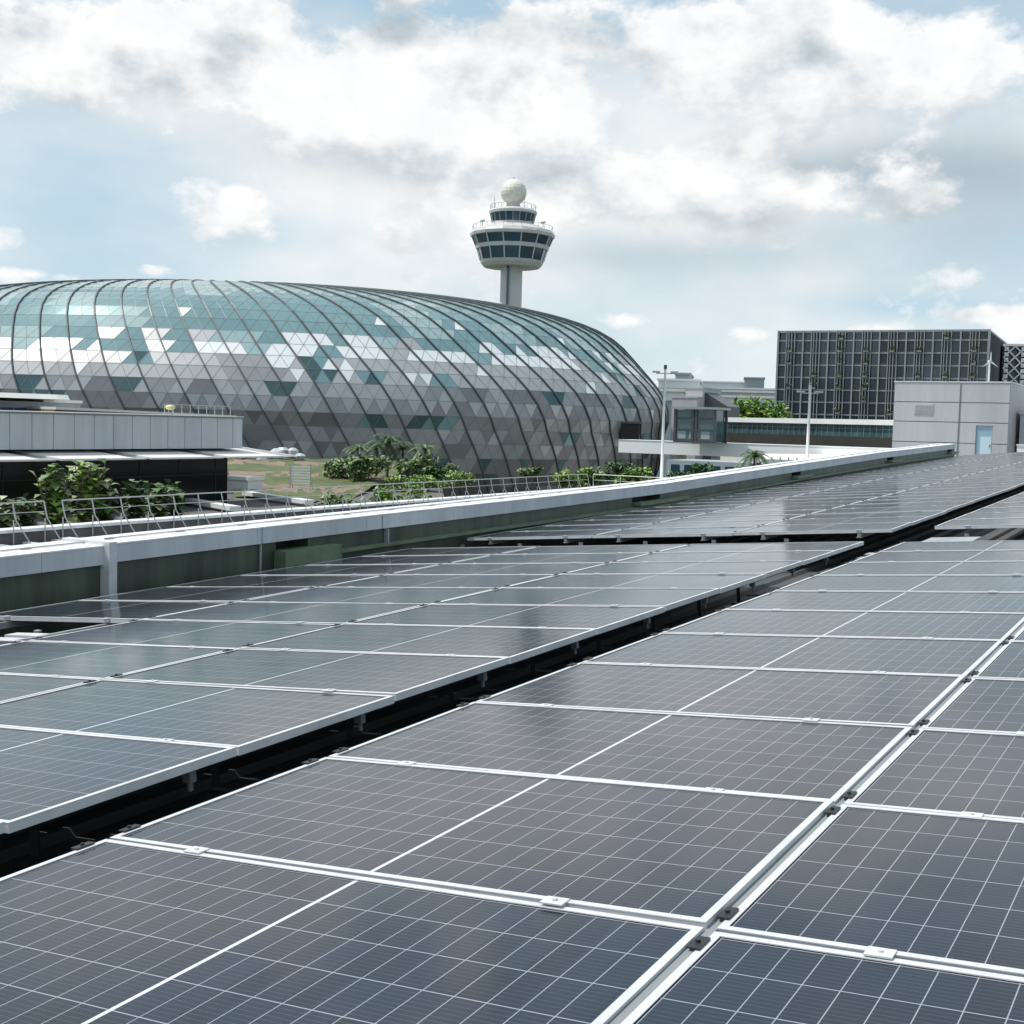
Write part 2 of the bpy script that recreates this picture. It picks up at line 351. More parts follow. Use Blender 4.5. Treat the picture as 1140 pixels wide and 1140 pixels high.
# ---------------------------------------------------------------- solar panel prototype (local x: long side, y: short side, z: up)
def make_panel():
    root = bpy.data.objects.new('solar_panel', None); COL.objects.link(root)
    lip = .021; h = .035
    f = MB()
    for (x0, y0, x1, y1) in ((0, 0, PL, lip), (0, PSH - lip, PL, PSH), (0, lip, lip, PSH - lip), (PL - lip, lip, PL, PSH - lip)):
        f.box((x0, y0, -.0025), (x1, y1, 0))
    t_ = .003
    for (x0, y0, x1, y1) in ((0.001, 0.001, PL - .001, t_), (0.001, PSH - t_, PL - .001, PSH - .001), (0.001, t_, t_, PSH - t_), (PL - t_, t_, PL - .001, PSH - t_)):
        f.box((x0, y0, -h), (x1, y1, -.0026))
    fr = f.build('frame', 'alu', root)
    c = MB(); c.quad((lip, lip, -.0042), (PL - lip, lip, -.0042), (PL - lip, PSH - lip, -.0042), (lip, PSH - lip, -.0042))
    gl = c.build('cell_sheet', 'pv', root)
    uvl = gl.data.uv_layers.new(name='UVMap')
    for i, (x, y) in enumerate(((0, 0), (PL - 2 * lip, 0), (PL - 2 * lip, PSH - 2 * lip), (0, PSH - 2 * lip))): uvl.data[i].uv = (x, y)
    bk = MB(); bk.box((lip, lip, -.009), (PL - lip, PSH - lip, -.005)); bk.build('back_sheet', 'seal', root)
    for u_ in (.19, .80):
        m = MB(); m.box((PL * u_ - .030, -.030, .0003), (PL * u_ + .030, .016, .0040)); m.box((PL * u_ - .028, -.012, -.03), (PL * u_ + .028, -.001, .0002)); m.cyl((PL * u_, -.0065, .0041), (PL * u_, -.0065, .009), .007, n=6)
        m.build('mid_clamp', 'alu', root)
    for y_ in (.085, PSH - .085):
        m = MB(); m.box((-.013, y_ - .034, -.03), (-.001, y_ + .034, .002)); m.box((-.018, y_ - .034, .0022), (.010, y_ + .034, .006)); m.cyl((-.006, y_, .0062), (-.006, y_, .012), .006, n=6)
        m.build('edge_clip', 'black_plastic', root)
    return root
proto = make_panel(); first = [True]
rnd = random.Random(3)
def place_panel(org, u, v, label, group, jit=1.0):
    global proto
    if first[0]: r = proto; first[0] = False; kids = []
    else:
        r = proto.copy(); COL.objects.link(r)
        for ch in list(proto.children):
            c = ch.copy(); COL.objects.link(c); c.parent = r
    u2, v2, n = frame3(u, v)
    ja, jb = rnd.gauss(0, .0016) * jit, rnd.gauss(0, .0016) * jit
    ja = max(-.003, min(.003, ja)); jb = max(-.003, min(.003, jb))
    u3 = (u2 + n * ja).normalized(); n3 = u3.cross((v2 + n * jb).normalized()).normalized(); v3 = n3.cross(u3)
    mwx = Matrix(((u3.x, v3.x, n3.x, org.x), (u3.y, v3.y, n3.y, org.y), (u3.z, v3.z, n3.z, org.z), (0, 0, 0, 1)))
    r.matrix_world = mwx
    tag(r, label, 'solar panel', group)
    return r
GRP = 'solar panels laid in rows on the terminal roof'
HF = .007
# near centre array (C): one column, then the column to its right across the grey joint (T)
for i in range(-3, 10):
    place_panel(C0 + U * HF + VN * (i * P + .0065), U, VN, 'solar panel in the %s row, just left of the grey joint strip' % ordn(i + 3), GRP)
for i in range(-3, 10):
    for c in range(1, 3 if i > 4 else 2):
        place_panel(C0 + U * (c * (L + .012) + HF) + VN * (i * P + .0065) - NB * .004, U, VN,
                    'solar panel in the %s row, %s column right of the grey joint' % (ordn(i + 3), ordn(c - 1)), GRP)
# near left array (B)
for i in range(-3, 9):
    for c in range(-3, 0):
        if c == -3 and i == 2: continue                      # the missing panel by the green wall
        if c == -3 and i < 2 : continue
        place_panel(B0 + U * (c * L + HF) + VN * (i * P + .0065), U, VN,
                    'near left solar panel, %s row from the front, %s column from the wall' % (ordn(i + 3), ordn(c + 3)), GRP)
place_panel(B0 + U * (-3 * L + HF) + VN * (1 * P + .011), U, VN, 'solar panel just in front of the missing panel beside the green wall', GRP)
place_panel(B0 + U * (-3 * L + HF) + VN * (0 * P + .011), U, VN, 'second solar panel in front of the missing panel beside the green wall', GRP)
# far left array (D)
for i in range(0, 35):
    for c in range(-3, 0):
        place_panel(D0 + U * (c * L + HF) + VF * (i * P + .0065), U, VF,
                    'solar panel in the %s row past the cross gap, %s column from wall' % (ordn(i), ordn(c + 3)), GRP, 1.6)
# far right array (E)
E0 = D0 + U * .40 + VF * .30
for i in range(0, 30):
    for c in range(0, 2 if i < 10 else 1):
        place_panel(E0 + U * (c * L + HF) + VF * (i * P + .0065), U, VF,
                    'solar panel in the %s row past the gap, %s column right of slot' % (ordn(i), ordn(c)), GRP, 1.6)

# joint strip between the two near columns
def oriented(b, name, mats, org, u, v, parent=None):
    o = b.build(name, mats, parent); u2, v2, n = frame3(u, v)
    o.matrix_world = Matrix(((u2.x, v2.x, n.x, org.x), (u2.y, v2.y, n.y, org.y), (u2.z, v2.z, n.z, org.z), (0, 0, 0, 1))); return o
j = MB(); j.box((0, 0, -.02), (.0235, 13.6, -.010))
tag(oriented(j, 'joint_strip', 'seal', C0 + U * (L - .0055) - VN * 3.1, U, VN), 'long grey joint strip between two columns of solar panels', 'joint strip')

# mounting rails under the arrays and posts
def rail_thing(org, v, length, label):
    b = MB(); b.box((-.02, 0, -.085), (.02, length, -.040)); b.box((-.035, 0, -.092), (.035, length, -.0855))
    tag(oriented(b, 'mounting_rail', 'galv', org, U, v), label, 'mounting rail', 'mounting rails under the solar panels')
for c in range(3):
    for k, f_ in enumerate((.2, .8)):
        w_ = ('left', 'right')[k]
        rail_thing(B0 + U * ((c - 3) * L + f_ * L) - VN * 3.2, VN, 12.7, '%s metal rail under the %s column from the green wall, near left array' % (w_, ordn(c)))
        rail_thing(D0 + U * ((c - 3) * L + f_ * L), VF, 37, '%s metal rail under the %s column from the green wall, far left array' % (w_, ordn(c)))
for k, f_ in enumerate((.2, .8)):
    rail_thing(C0 + U * (f_ * L) - VN * 3.2, VN, 13.7, '%s metal rail under the panel column left of the joint strip' % ('left', 'right')[k])
def post(org, v, label):
    t = thing('support_post', label, 'support post', 'short posts holding up the solar panels', tuple(org))
    n = frame3(U, v)[2]
    b = MB(); b.bar(-n * .485, -n * .13, .03, .03); b.build('post', 'dark_steel', t)
    b = MB(); b.bar(-n * .498 - U * .06, -n * .498 + U * .06, .12, .008); b.build('foot_plate', 'galv_dull', t)
    b = MB(); b.bar(-n * .11 - v * .02, -n * .11 + v * .02, .05, .04); b.bar(-n * .17 + U * .02, -n * .10 + U * .02, .03, .006); b.build('bracket', 'galv', t)
for i in range(-1, 9):
    post(B0 - U * .95 + VN * (i * P - .22), VN, 'metal post under the right edge of the near left array, %s from the front' % ordn(i + 1))
for i in range(1, 7):
    post(D0 - U * (.35 + i * .93) + VF * .06, VF, 'metal post under the front edge of the far left array, %s from the right' % ordn(i))
for i in range(3):
    post(E0 + U * (.35 + i * .93) + VF * .06, VF, 'metal post under the front edge of the far right array, %s from the left' % ordn(i))
for i in range(3):
    post(B0 - U * (2.55 * L) + VN * (P * (1.9 + .5 * i)), VN, 'metal post standing in the missing panel opening, %s from the front' % ordn(i))
for i in range(-1, 9):
    b = MB(); b.box((-.07, 0, -.085), (-.03, .035, -.036)); b.box((-.055, .01, -.12), (-.045, .03, -.0855))
    tag(oriented(b, 'edge_bracket', 'galv_dull', B0 + VN * (i * P - .24), U, VN), 'small bracket hanging under the near left array edge, %s from the front' % ordn(i + 1), 'bracket', 'brackets under the near left array edge')
b = MB()
for k in range(4): b.box((.03, 8.35 + k * .34, -.17 + .01 * k), (.36, 8.55 + k * .34, -.155 + .01 * k))
tag(oriented(b, 'ladder_tray', 'galv', B0, U, VN), 'pale metal tray rungs at the far end of the dark slot', 'cable tray')
# thin conduits crossing the dark slot
for i in range(0, 4):
    b = MB(); b.box((-.5, 0, -.30), (.9, .012, -.29))
    tag(oriented(b, 'conduit', 'galv_dull', B0 + VN * (.35 + 2.3 * i), U, VN), 'thin metal conduit crossing the dark slot between arrays, %s from the front' % ordn(i), 'conduit', 'conduits crossing the dark slot')
b = MB(); b.box((.42, .06, -.09), (.95, 1.2, -.075))  # added plate, paler than the roof sheet, standing for its sunlit patch
tag(oriented(b, 'sunlit_roof_plate', 'galv', B0 + VN * 9.62, U, VN), 'pale added plate standing for the sunlit roof between near and far arrays', 'metal plate')
# cable tray lying in the cross gap, bright at its right end
b = MB(); b.box((-.2, 0, -.38), (2.2, .35, -.365)); b.box((-.2, 0, -.364), (2.2, .02, -.30)); b.box((-.2, .33, -.364), (2.2, .35, -.30))
tag(oriented(b, 'cable_tray', 'alu', B0 + VN * 9.9, U, VN), 'pale metal cable tray in the cross gap between near and far arrays', 'cable tray')
b = MB()
for k in range(6): b.box((-5.1 + k * .24, .1 + .05 * (k % 2), -.34 + .02 * (k % 3)), (-4.92 + k * .24, .75, -.30 + .03 * (k % 3)))
b.box((-5.3, .8, -.2), (-3.6, .86, -.15))
tag(oriented(b, 'junction_boxes', 'alu', B0 + VN * 9.6, U, VN), 'cluster of pale metal conduit ends under the far left array edge', 'conduit')
b = MB()
for k in range(4): b.box((-5.7 + .30 * k, 2.14 + .17 * k, -.15 + .01 * k), (-4.6 + .26 * k, 2.26 + .17 * k, -.09 + .01 * k))
tag(oriented(b, 'roof_vent', 'alu', B0, U, VN), 'pale stepped metal ducts seen through the missing panel opening', 'duct')

# ---------------------------------------------------------------- parapet: green upstand with grey metal coping
WAZ = 29.85; EL0 = B0 - U * (3 * L); WN = V((cos(R(WAZ)), -sin(R(WAZ)), 0))     # WN points to the panels
KN = [(-20, -1.75), (3.5, -1.462), (9, -1.386), (13.3, -1.333), (18.2, -1.262), (26, -1.04), (34.8, -.800), (46.8, -.555), (60, -.3)]
def zb(s):
    for (a_, za), (c_, zc_) in zip(KN[:-1], KN[1:]):
        if s <= c_: return za + (zc_ - za) * (s - a_) / (c_ - a_)
    return KN[-1][1]
def wp(s, w, z): p = EL0 + dirv(WAZ) * s + WN * w; return V((p.x, p.y, zb(s) + z))
def s_at(px, py, w=-.15):
    P0 = EL0 + WN * w; h = hit(px, py, P0, WAZ); return (h - P0).dot(dirv(WAZ))
def wbox(b, s0, s1, w0, w1, z0, z1, mi=0):
    ks = [s0] + [k for k, _ in KN if s0 + .01 < k < s1 - .01] + [s1]
    for a_, c_ in zip(ks[:-1], ks[1:]):
        b.hexa([wp(a_, w0, z0), wp(a_, w1, z0), wp(c_, w1, z0), wp(c_, w0, z0), wp(a_, w0, z1), wp(a_, w1, z1), wp(c_, w1, z1), wp(c_, w0, z1)], mi)
sj = s_at(130, 610); se_ = s_at(1064, 497)
par = thing('parapet_wall', 'long green roof wall with grey metal coping along the left of the solar panels', 'wall')
ops = []
for (xa, xb, yc) in ((310, 346, 605), (706, 737, 550), (883, 893, 528), (989, 996, 511), (1056, 1061, 500)):
    ops.append((s_at(xa, yc), s_at(xb, yc)))
b = MB(); cur = sj
for (a0, a1) in ops:
    wbox(b, cur, a0, -.45, -.19, -1.0, -.004); cur = a1
    wbox(b, a0, a1, -.45, -.19, -1.0, -.10)
wbox(b, cur, se_, -.45, -.19, -1.0, -.004)
wbox(b, -16, sj - .04, -.50, -.24, -1.0, -.024)
b.build('green_upstand', 'green_wall', par)
b = MB()
for (a0, a1) in ops: wbox(b, a0, a1, -.447, -.40, -.098, -.006)
b.build('scupper_back', 'dark', par)
b = MB(); edges = [sj]
while edges[-1] < se_ - 2.2: edges.append(edges[-1] + 2.0)
edges.append(se_)
for s0, s1 in zip(edges[:-1], edges[1:]): wbox(b, s0 + .002, s1 - .002, -.72, -.15, 0, .170)
edges = [-16 + 2 * k for k in range(40) if -16 + 2 * k < sj - .8] + [sj - .02]
for s0, s1 in zip(edges[:-1], edges[1:]): wbox(b, s0 + .002, s1 - .002, -.80, -.20, -.02, .150)
b.build('coping_fascia', 'coping', par)
b = MB(); wbox(b, sj, se_ + .01, -.74, -.145, .1715, .186); wbox(b, -16, sj - .02, -.82, -.195, .1515, .166)
b.build('coping_cap', 'coping_top', par)
b = MB(); wbox(b, sj + .1, se_, -.44, -.425, .192, .205); wbox(b, -16, sj - .1, -.48, -.465, .172, .185)
s_ = -15
while s_ < se_:
    o_ = -.445 if s_ > sj else -.485; oz = 0 if s_ > sj else -.02
    wbox(b, s_, s_ + .10, o_ - .02, o_ + .045, .1865 + oz, .1915 + oz); s_ += .95
b.build('lightning_strip', 'galv', par)
b = MB(); wbox(b, sj - .12, sj - .022, -.78, -.12, -.55, .20); b.build('expansion_joint', 'alu', par)
b = MB(); led = s_at(371, 614)
wbox(b, led, se_, -.187, -.10, -.225, -.185)
b.build('ledge', 'green_light', par)
b = MB(); a0, a1 = s_at(308, 620), s_at(371, 617); wbox(b, a0, a1, -.187, -.02, -.42, -.105)
for (c0, c1) in ops[1:]: wbox(b, c0 + .1, c1 + (c1 - c0) * .9, -.187, -.05, -.165, -.105)
b.build('overflow_box', 'green_light', par)
b = MB(); q = s_at(430, 600); wbox(b, q, q + .02, -.186, -.12, -.22, -.01); q = s_at(291, 620); wbox(b, q, q + .02, -.186, -.165, -.5, -.004)
wbox(b, q, q + .015, -.1485, -.14, .002, .168); q = s_at(425, 590); wbox(b, q, q + .015, -.1485, -.14, .002, .168); b.build('lightning_cable', 'galv', par)

# ---------------------------------------------------------------- lower terrace, ribbed strip, kerb and railing
TZ = -5.6
K0 = at(0, 596, 45); K0 = V((K0.x, K0.y, 0)); KAZ = 29.9
kf = Face(K0, KAZ); sk1 = kf.sz(652, 545)[0]; 
if 0: print('kerb z', kf.sz(0, 603)[1], kf.sz(640, 543)[1], 'len', sk1, kf.sz(0, 590)[1], kf.sz(0, 572)[1], kf.sz(640, 523)[1])
ter = thing('terrace_building', 'lower terrace roof with garden beds behind the green wall', 'building')
b = MB()
tp = [V((-160, 10, 0)), V((-12, 10, 0)), V((28, 73, 0)), V((50, 98, 0)), V((46, 114, 0)), V((8, 114, 0)), V((3.5, 90, 0)), V((-4.0, 76.8, 0)), V((-6.5, 113, 0)), V((-19, 131, 0)), V((-60, 132, 0)), V((-160, 110, 0))]
n0 = len(tp); k = len(b.v); b.v += [(p.x, p.y, GZ) for p in tp] + [(p.x, p.y, TZ) for p in tp]
b.f.append(tuple(range(n0, 2 * n0))); b.m.append(0)
for i in range(n0): jn = (i + 1) % n0; b.f.append((i, jn, n0 + jn, n0 + i)); b.m.append(0)
b.build('terrace_deck', 'dark_concrete', ter)
# ribbed roof strip between our wall and the kerb
b = MB(); RZ = -5.0
a = -8.0
while a < sk1 + 22:
    kf.box(b, a, a + 1.12, RZ - .1, RZ, .05, 26, 0); kf.box(b, a + 1.12, a + 1.30, RZ - .1, RZ + .12, .05, 26, 1); a += 1.30
b.build('ribbed_roof', ['galv', 'coping_top'], ter)
b = MB(); kf.box(b, -8, sk1, TZ, -4.52, -.45, 0); b.build('kerb_wall', 'dark_concrete', ter)
b = MB(); kf.box(b, -8, sk1 + .1, -4.518, -4.40, -.60, .12); b.build('kerb_coping', 'coping_top', ter)
# kerb return to the right
KE = kf.pt(sk1, 0, 0); kr = Face(KE, 119.9)
b = MB(); kr.box(b, .2, 26, TZ, -4.52, -.45, 0); b.build('kerb_wall', 'dark_concrete', ter)
b = MB(); kr.box(b, .2, 26, -4.518, -4.40, -.6, .12); b.build('kerb_coping', 'coping_top', ter)
def railing(face, s0, s1, step, label, lean=.28, w=.10):
    o = face.pt(s0, w, -4.4); t = thing('railing', label, 'railing', 'metal railings on the terrace kerb', tuple(o))
    n = max(1, round((s1 - s0) / step))
    for i in range(n + 1):
        a = s0 + (s1 - s0) * i / n
        p = MB(); foot = face.pt(a + .45, w + .5, -5.0); mid = face.pt(a + .06, w + .1, -4.05); top = face.pt(a, w, -3.43)
        p.bar(foot, mid, .05, .04); p.bar(mid, top, .05, .04); p.bar(face.pt(a + .02, w + .03, -5.0), face.pt(a + .02, w + .03, -4.05), .035, .035)
        sub(p, 'post', 'rail', t)
    for z, r in ((-3.42, .027), (-3.80, .015)):
        p = MB(); p.cyl(face.pt(s0, w, z), face.pt(s1, w, z), r, n=6); sub(p, 'handrail', 'rail', t)
sgap0 = kf.sz(47, 570)[0]; sgap1 = kf.sz(67, 566)[0]
railing(kf, -6.5, sgap0, 1.45, 'short metal railing before the gap, at the far left of the terrace kerb')
railing(kf, sgap1, sk1, 1.45, 'long metal railing with raked posts along the terrace kerb')
railing(kr, .6, 19, 2.0, 'metal railing turning right behind the green wall, in front of bright shrubs')

# ---------------------------------------------------------------- terrace building on the left (black glass, grey fascia)
fa0 = at(253, 545, 79); fa = Face(fa0, 30.5)
zg = fa.sz(253, 546)[1]; send = 0.0; s270 = fa.sz(270, 480)[0]; s300 = fa.sz(300, 500)[0]
ztop = fa.sz(270, 466)[1]; zbot = fa.sz(270, 499)[1]; zcan = fa.sz(253, 506)[1]
if 0: print('facade', zg, s270, ztop, zbot, zcan, fa.sz(0, 463), fa.sz(0, 510))
pav = thing('lounge_building', 'low building with black glass, white slab canopy and grey panel fascia, at left', 'building', loc=tuple(fa.pt(0, 0, TZ)))
b = MB(); fa.box(b, -60, send, TZ, zcan - .02, -20, 0); sub(b, 'glass_wall', 'blackglass', pav)
b = MB()
for i in range(20): fa.box(b, -60 + i * 3.1, -60 + i * 3.1 + .05, TZ, zcan - .03, .002, .03)
fa.box(b, -60, send, zcan - 1.25, zcan - 1.2, .051, .07)
sub(b, 'glass_mullions', 'dark', pav)
b = MB(); i = 0; s_ = -52.0
def slab(a0, a1, w1, th, lift, mi):
    b.hexa([fa.pt(a0, w1, zcan - .12 + lift), fa.pt(a1, w1, zcan - .12 + lift), fa.pt(a1, -3, zcan + .35 + lift), fa.pt(a0, -3, zcan + .35 + lift),
            fa.pt(a0, w1, zcan - .12 + lift + th), fa.pt(a1, w1, zcan - .12 + lift + th), fa.pt(a1, -3, zcan + .35 + lift + th), fa.pt(a0, -3, zcan + .35 + lift + th)], mi)
while s_ < s300 - 4:
    slab(s_, s_ + 4.9, 2.4, .10, .0, 0); slab(s_ + 4.9, s_ + 6.2, 2.0, .06, -.03, 1); s_ += 6.2
slab(s_, s300, 2.4, .10, 0, 0)
sub(b, 'canopy', ['pink_white', 'galv'], pav)
b = MB(); s_ = -52.0
while s_ < s270 - .1:
    e_ = min(s_ + 1.38, s270); fa.box(b, s_ + .02, e_ - .02, zbot, ztop, -6, 0); s_ = e_
sub(b, 'fascia_panels', 'clad_grey', pav)
b = MB(); fa.box(b, -52, s270 - .05, zbot + .02, ztop - .03, -5.9, -.04); fa.box(b, -52, s270 + .05, ztop + .002, ztop + .08, -6, .05); sub(b, 'fascia_backing', 'joint', pav)
b = MB(); fa.box(b, -52, s270 + .06, ztop + .085, ztop + .13, -6, .06); sub(b, 'fascia_cap', 'off_white', pav)
# rooftop guard rail, upper volume and lamp on it
b = MB(); sg0 = fa.sz(190, 458)[0]
rt = thing('guard_rail', 'thin rooftop guard rail beside the pale round lamp', 'railing', loc=tuple(fa.pt(sg0, -.5, ztop + .13)))
for i in range(9):
    a = sg0 + (s270 - .6 - sg0) * i / 8; b.bar(fa.pt(a, -.5, ztop + .13), fa.pt(a, -.5, ztop + .75), .04)
b.bar(fa.pt(sg0, -.5, ztop + .75), fa.pt(s270 - .6, -.5, ztop + .75), .035); sub(b, 'rail_frame', 'rail', rt)
lp = fa.pt(fa.sz(193, 458)[0], -.25, ztop + .13)
t = thing('roof_lamp', 'pale yellow round floodlight on the grey fascia roof edge', 'lamp', loc=tuple(lp))
b = MB(); b.lathe((0, 0, .42), [(.02, -.14), (.22, -.1), (.30, .02), (.26, .12), (.02, .17)], 14); b.build('lamp_head', 'yellow', t, True)
b = MB(); b.bar((-.12, 0, 0), (-.1, 0, .3), .05); b.bar((.12, 0, 0), (.1, 0, .3), .05); b.build('bracket', 'galv', t)
fu = Face(at(0, 450, 84), 38)
up = thing('upper_pavilion', 'rooftop room with curved white eave and blue glazed band, top left', 'building', loc=tuple(fu.pt(0, 0, 0)))
u103 = fu.sz(60, 455)[0]
b = MB(); fu.box(b, -30, u103, -1, fu.sz(30, 447)[1], -10, 0); sub(b, 'wall', 'clad_grey', up)
zb0 = fu.sz(30, 455)[1]
b = MB(); fu.box(b, -30, u103 - .05, zb0 - .15, zb0 + .05, .003, .04); sub(b, 'blue_band', 'blue', up)
b = MB(); fu.box(b, -30, u103 - .05, zb0 - .95, zb0 - .16, .003, .03); sub(b, 'glazed_band', 'tealglass', up)
b = MB()
for i in range(20): fu.box(b, u103 - .1 - i * 1.0, u103 - .04 - i * 1.0, -.6, zb0 + .1, .041, .1)
sub(b, 'mullions', 'rail', up)
b = MB(); ze = fu.sz(30, 443)[1]; sA = fu.sz(72, 446)[0]
prof = [(-30, 2.2), (u103 - 1, 2.2), (sA - .6, 1.6), (sA, .6)]
for (s0, w0), (s1, w1) in zip(prof[:-1], prof[1:]):
    b.hexa([fu.pt(s0, -10, ze - .12), fu.pt(s0, w0, ze - .05), fu.pt(s1, w1, ze - .05), fu.pt(s1, -10, ze - .12), fu.pt(s0, -10, ze + .32), fu.pt(s0, w0 - .3, ze + .28), fu.pt(s1, w1 - .3, ze + .28), fu.pt(s1, -10, ze + .32)])
sub(b, 'eave', 'off_white', up)
s2 = fu.sz(103, 446)[0]
b = MB(); fu.box(b, u103 + .01, s2, -.2, ze - .25, -8, -1.5); sub(b, 'side_wall', 'clad_grey', up)
b = MB(); fu.box(b, u103 + .01, s2 + .05, ze - .248, ze - .05, -8, -1.3); sub(b, 'side_eave', 'off_white', up)
f2 = Face(at(61, 462, 82), 47)
b = MB(); e1 = f2.sz(262, 465)[0]; z0_, z1_ = f2.sz(61, 456)[1], f2.sz(262, 465)[1]
b.hexa([f2.pt(0, 0, -.8), f2.pt(e1, 0, -.8), f2.pt(e1, -6, -.8), f2.pt(0, -6, -.8), f2.pt(0, 0, z0_), f2.pt(e1, 0, z1_ + .02), f2.pt(e1, -6, z1_ + .02), f2.pt(0, -6, z0_)])
tag(b.build('ramp_wall', 'soil'), 'low brown ramp wall rising behind the grey fascia', 'wall')
b = MB(); b.hexa([f2.pt(0, .15, z0_ + .01), f2.pt(e1, .15, z1_ + .03), f2.pt(e1, -6, z1_ + .03), f2.pt(0, -6, z0_ + .01), f2.pt(0, .15, z0_ + .18), f2.pt(e1, .15, z1_ + .16), f2.pt(e1, -6, z1_ + .16), f2.pt(0, -6, z0_ + .18)])
tag(b.build('ramp_coping', 'off_white'), 'long pale coping along the brown ramp wall', 'coping')

# ---------------------------------------------------------------- garden terrace: grass, unit, sign frame, stones
gd = MB(); gp = [at(262, 556, 84), at(385, 556, 84), at(470, 515, 130), at(250, 515, 130)]
nx, ny = 22, 16; base = len(gd.v); rg = random.Random(5)
for jn in range(ny + 1):
    for i in range(nx + 1):
        a_ = i / nx; c_ = jn / ny; p = (gp[0] * (1 - a_) + gp[1] * a_) * (1 - c_) + (gp[3] * (1 - a_) + gp[2] * a_) * c_
        gd.v.append((p.x, p.y, TZ + .05 + c_ * 1.2 + rg.uniform(-.12, .12)))
for jn in range(ny):
    for i in range(nx):
        q = base + jn * (nx + 1) + i; gd.f.append((q, q + 1, q + nx + 2, q + nx + 1)); gd.m.append(1 if (jn % 5 in (2, 3) and rg.random() < .65) else 0)
tag(gd.build('lawn', ['grass', 'soil'], None, True), 'grass bed with brown soil patches in front of the glass dome', 'grass', kind='stuff')
def pz(px, py, z):                           # ground point seen at a pixel on level z
    r = ray(px, py); return r * (z / r.z)
p = pz(263, 548, TZ); fx = Face(p, 119.9)
t = thing('plant_box', 'white cabinet beside the end of the black glass wall', 'cabinet', loc=tuple(fx.pt(0, 0, TZ)))
b = MB(); w_ = 1.7; fx.box(b, -1.2, w_ - .6, TZ, TZ + .9, -1.6, 0); sub(b, 'cabinet_body', 'white_paint', t)
b = MB(); fx.box(b, -1.3, w_ - .5, TZ + .905, TZ + 1.15, -1.7, .1); sub(b, 'cabinet_lid', 'white_paint', t)
p = pz(334, 549, TZ); fx = Face(p, 100)
t = thing('louvre_screen', 'white louvred panel on two legs standing on the grass bed', 'screen', loc=tuple(p))
b = MB()
for k in range(7): fx.box(b, -.75, .75, TZ + .65 + k * .2, TZ + .78 + k * .2, -.03, 0)
sub(b, 'louvres', 'white_paint', t)
for a_ in (-.8, .75):
    b = MB(); fx.box(b, a_, a_ + .07, TZ, TZ + 2.15, -.05, .02); b.bar(fx.pt(a_ + .03, -.8, TZ), fx.pt(a_ + .03, -.05, TZ + 1.1), .05); sub(b, 'leg', 'rail', t)
for k, (px, py) in enumerate(((262, 530), (285, 527), (318, 528))):
    p = at(px, py, 127); b = MB(); rr = random.Random(k)
    for q in range(7):
        c = V((p.x + rr.uniform(-1.4, 1.4), p.y + rr.uniform(-.5, .5), TZ + 1.3 + rr.uniform(0, .6)))
        b.lathe(c, [(.02, -.4), (rr.uniform(.4, .8), -.2), (rr.uniform(.4, .8), .25), (rr.uniform(.2, .5), .5), (.02, .55)], 7, ph=rr.random())
    tag(b.build('rock_pile', 'clad_grey'), ['pile of grey stones beside the black glass building', 'pile of grey stones left of the white louvred panel', 'pile of grey stones behind the white louvred panel'][k], 'stones', 'stone piles on the garden bed')
# white edging slabs in the planting bed
for k, (xa, ya, xb, yb) in enumerate(((275, 549, 345, 559), (205, 556, 262, 566))):
    p0 = pz(xa, ya, TZ + .3); p1 = pz(xb, yb, TZ + .3); b = MB(); b.bar(p0, p1, .7, .25)
    tag(b.build('bed_edging', 'white_paint'), ['white concrete edging in front of the grass bed', 'white concrete edging in front of the black glass wall'][k], 'edging')

# ---------------------------------------------------------------- foliage helpers
def leafmesh(rng, cx, cy, cz, rx, ry, rz, n, size, mats=3, drop=.15):
    b = MB()
    cl_ = [(rng.uniform(-1, 1), rng.uniform(-1, 1), rng.uniform(-.7, 1)) for _ in range(max(6, n // 70))]
    for i in range(n):
        c = rng.choice(cl_); r = .42
        d = V((rng.gauss(0, 1), rng.gauss(0, 1), rng.gauss(0, 1))).normalized() * (rng.random() ** .4) * r
        p = V((c[0] * .68, c[1] * .68, c[2] * .68)) + d
        if p.length > 1.15: continue
        p = V((cx + p.x * rx, cy + p.y * ry, cz + p.z * rz)); s = size * rng.uniform(.6, 1.4)
        a = V((rng.gauss(0, 1), rng.gauss(0, 1), rng.gauss(0, .6))).normalized(); q = a.cross(V((rng.gauss(0, .4), rng.gauss(0, .4), 1))).normalized()
        b.quad(p - a * s, p - q * s * .45, p + a * s, p + q * s * .45, int(abs(hash((round(c[0], 2), i % 3))) % mats) if mats > 1 else 0)
    return b
def shrub(px, py, Y, h, w, n, size, mats, label, seed, z0=None, name='shrub', cat='shrub', grp=None):
    rng = random.Random(seed); p = at(px, py, Y); z0 = TZ if z0 is None else z0
    t = thing(name, label, cat, grp, loc=(p.x, p.y, z0))
    b = leafmesh(rng, 0, 0, h * .55, w / 2, w / 2, h * .48, n, size, len(mats)); b.build('foliage', mats, t)
    b = MB()
    for k in range(4): b.cyl((0, 0, 0), (rng.uniform(-.3, .3) * w, rng.uniform(-.3, .3) * w, h * .6), .05, .02, n=6)
    b.build('stems', 'trunk', t)
    return t
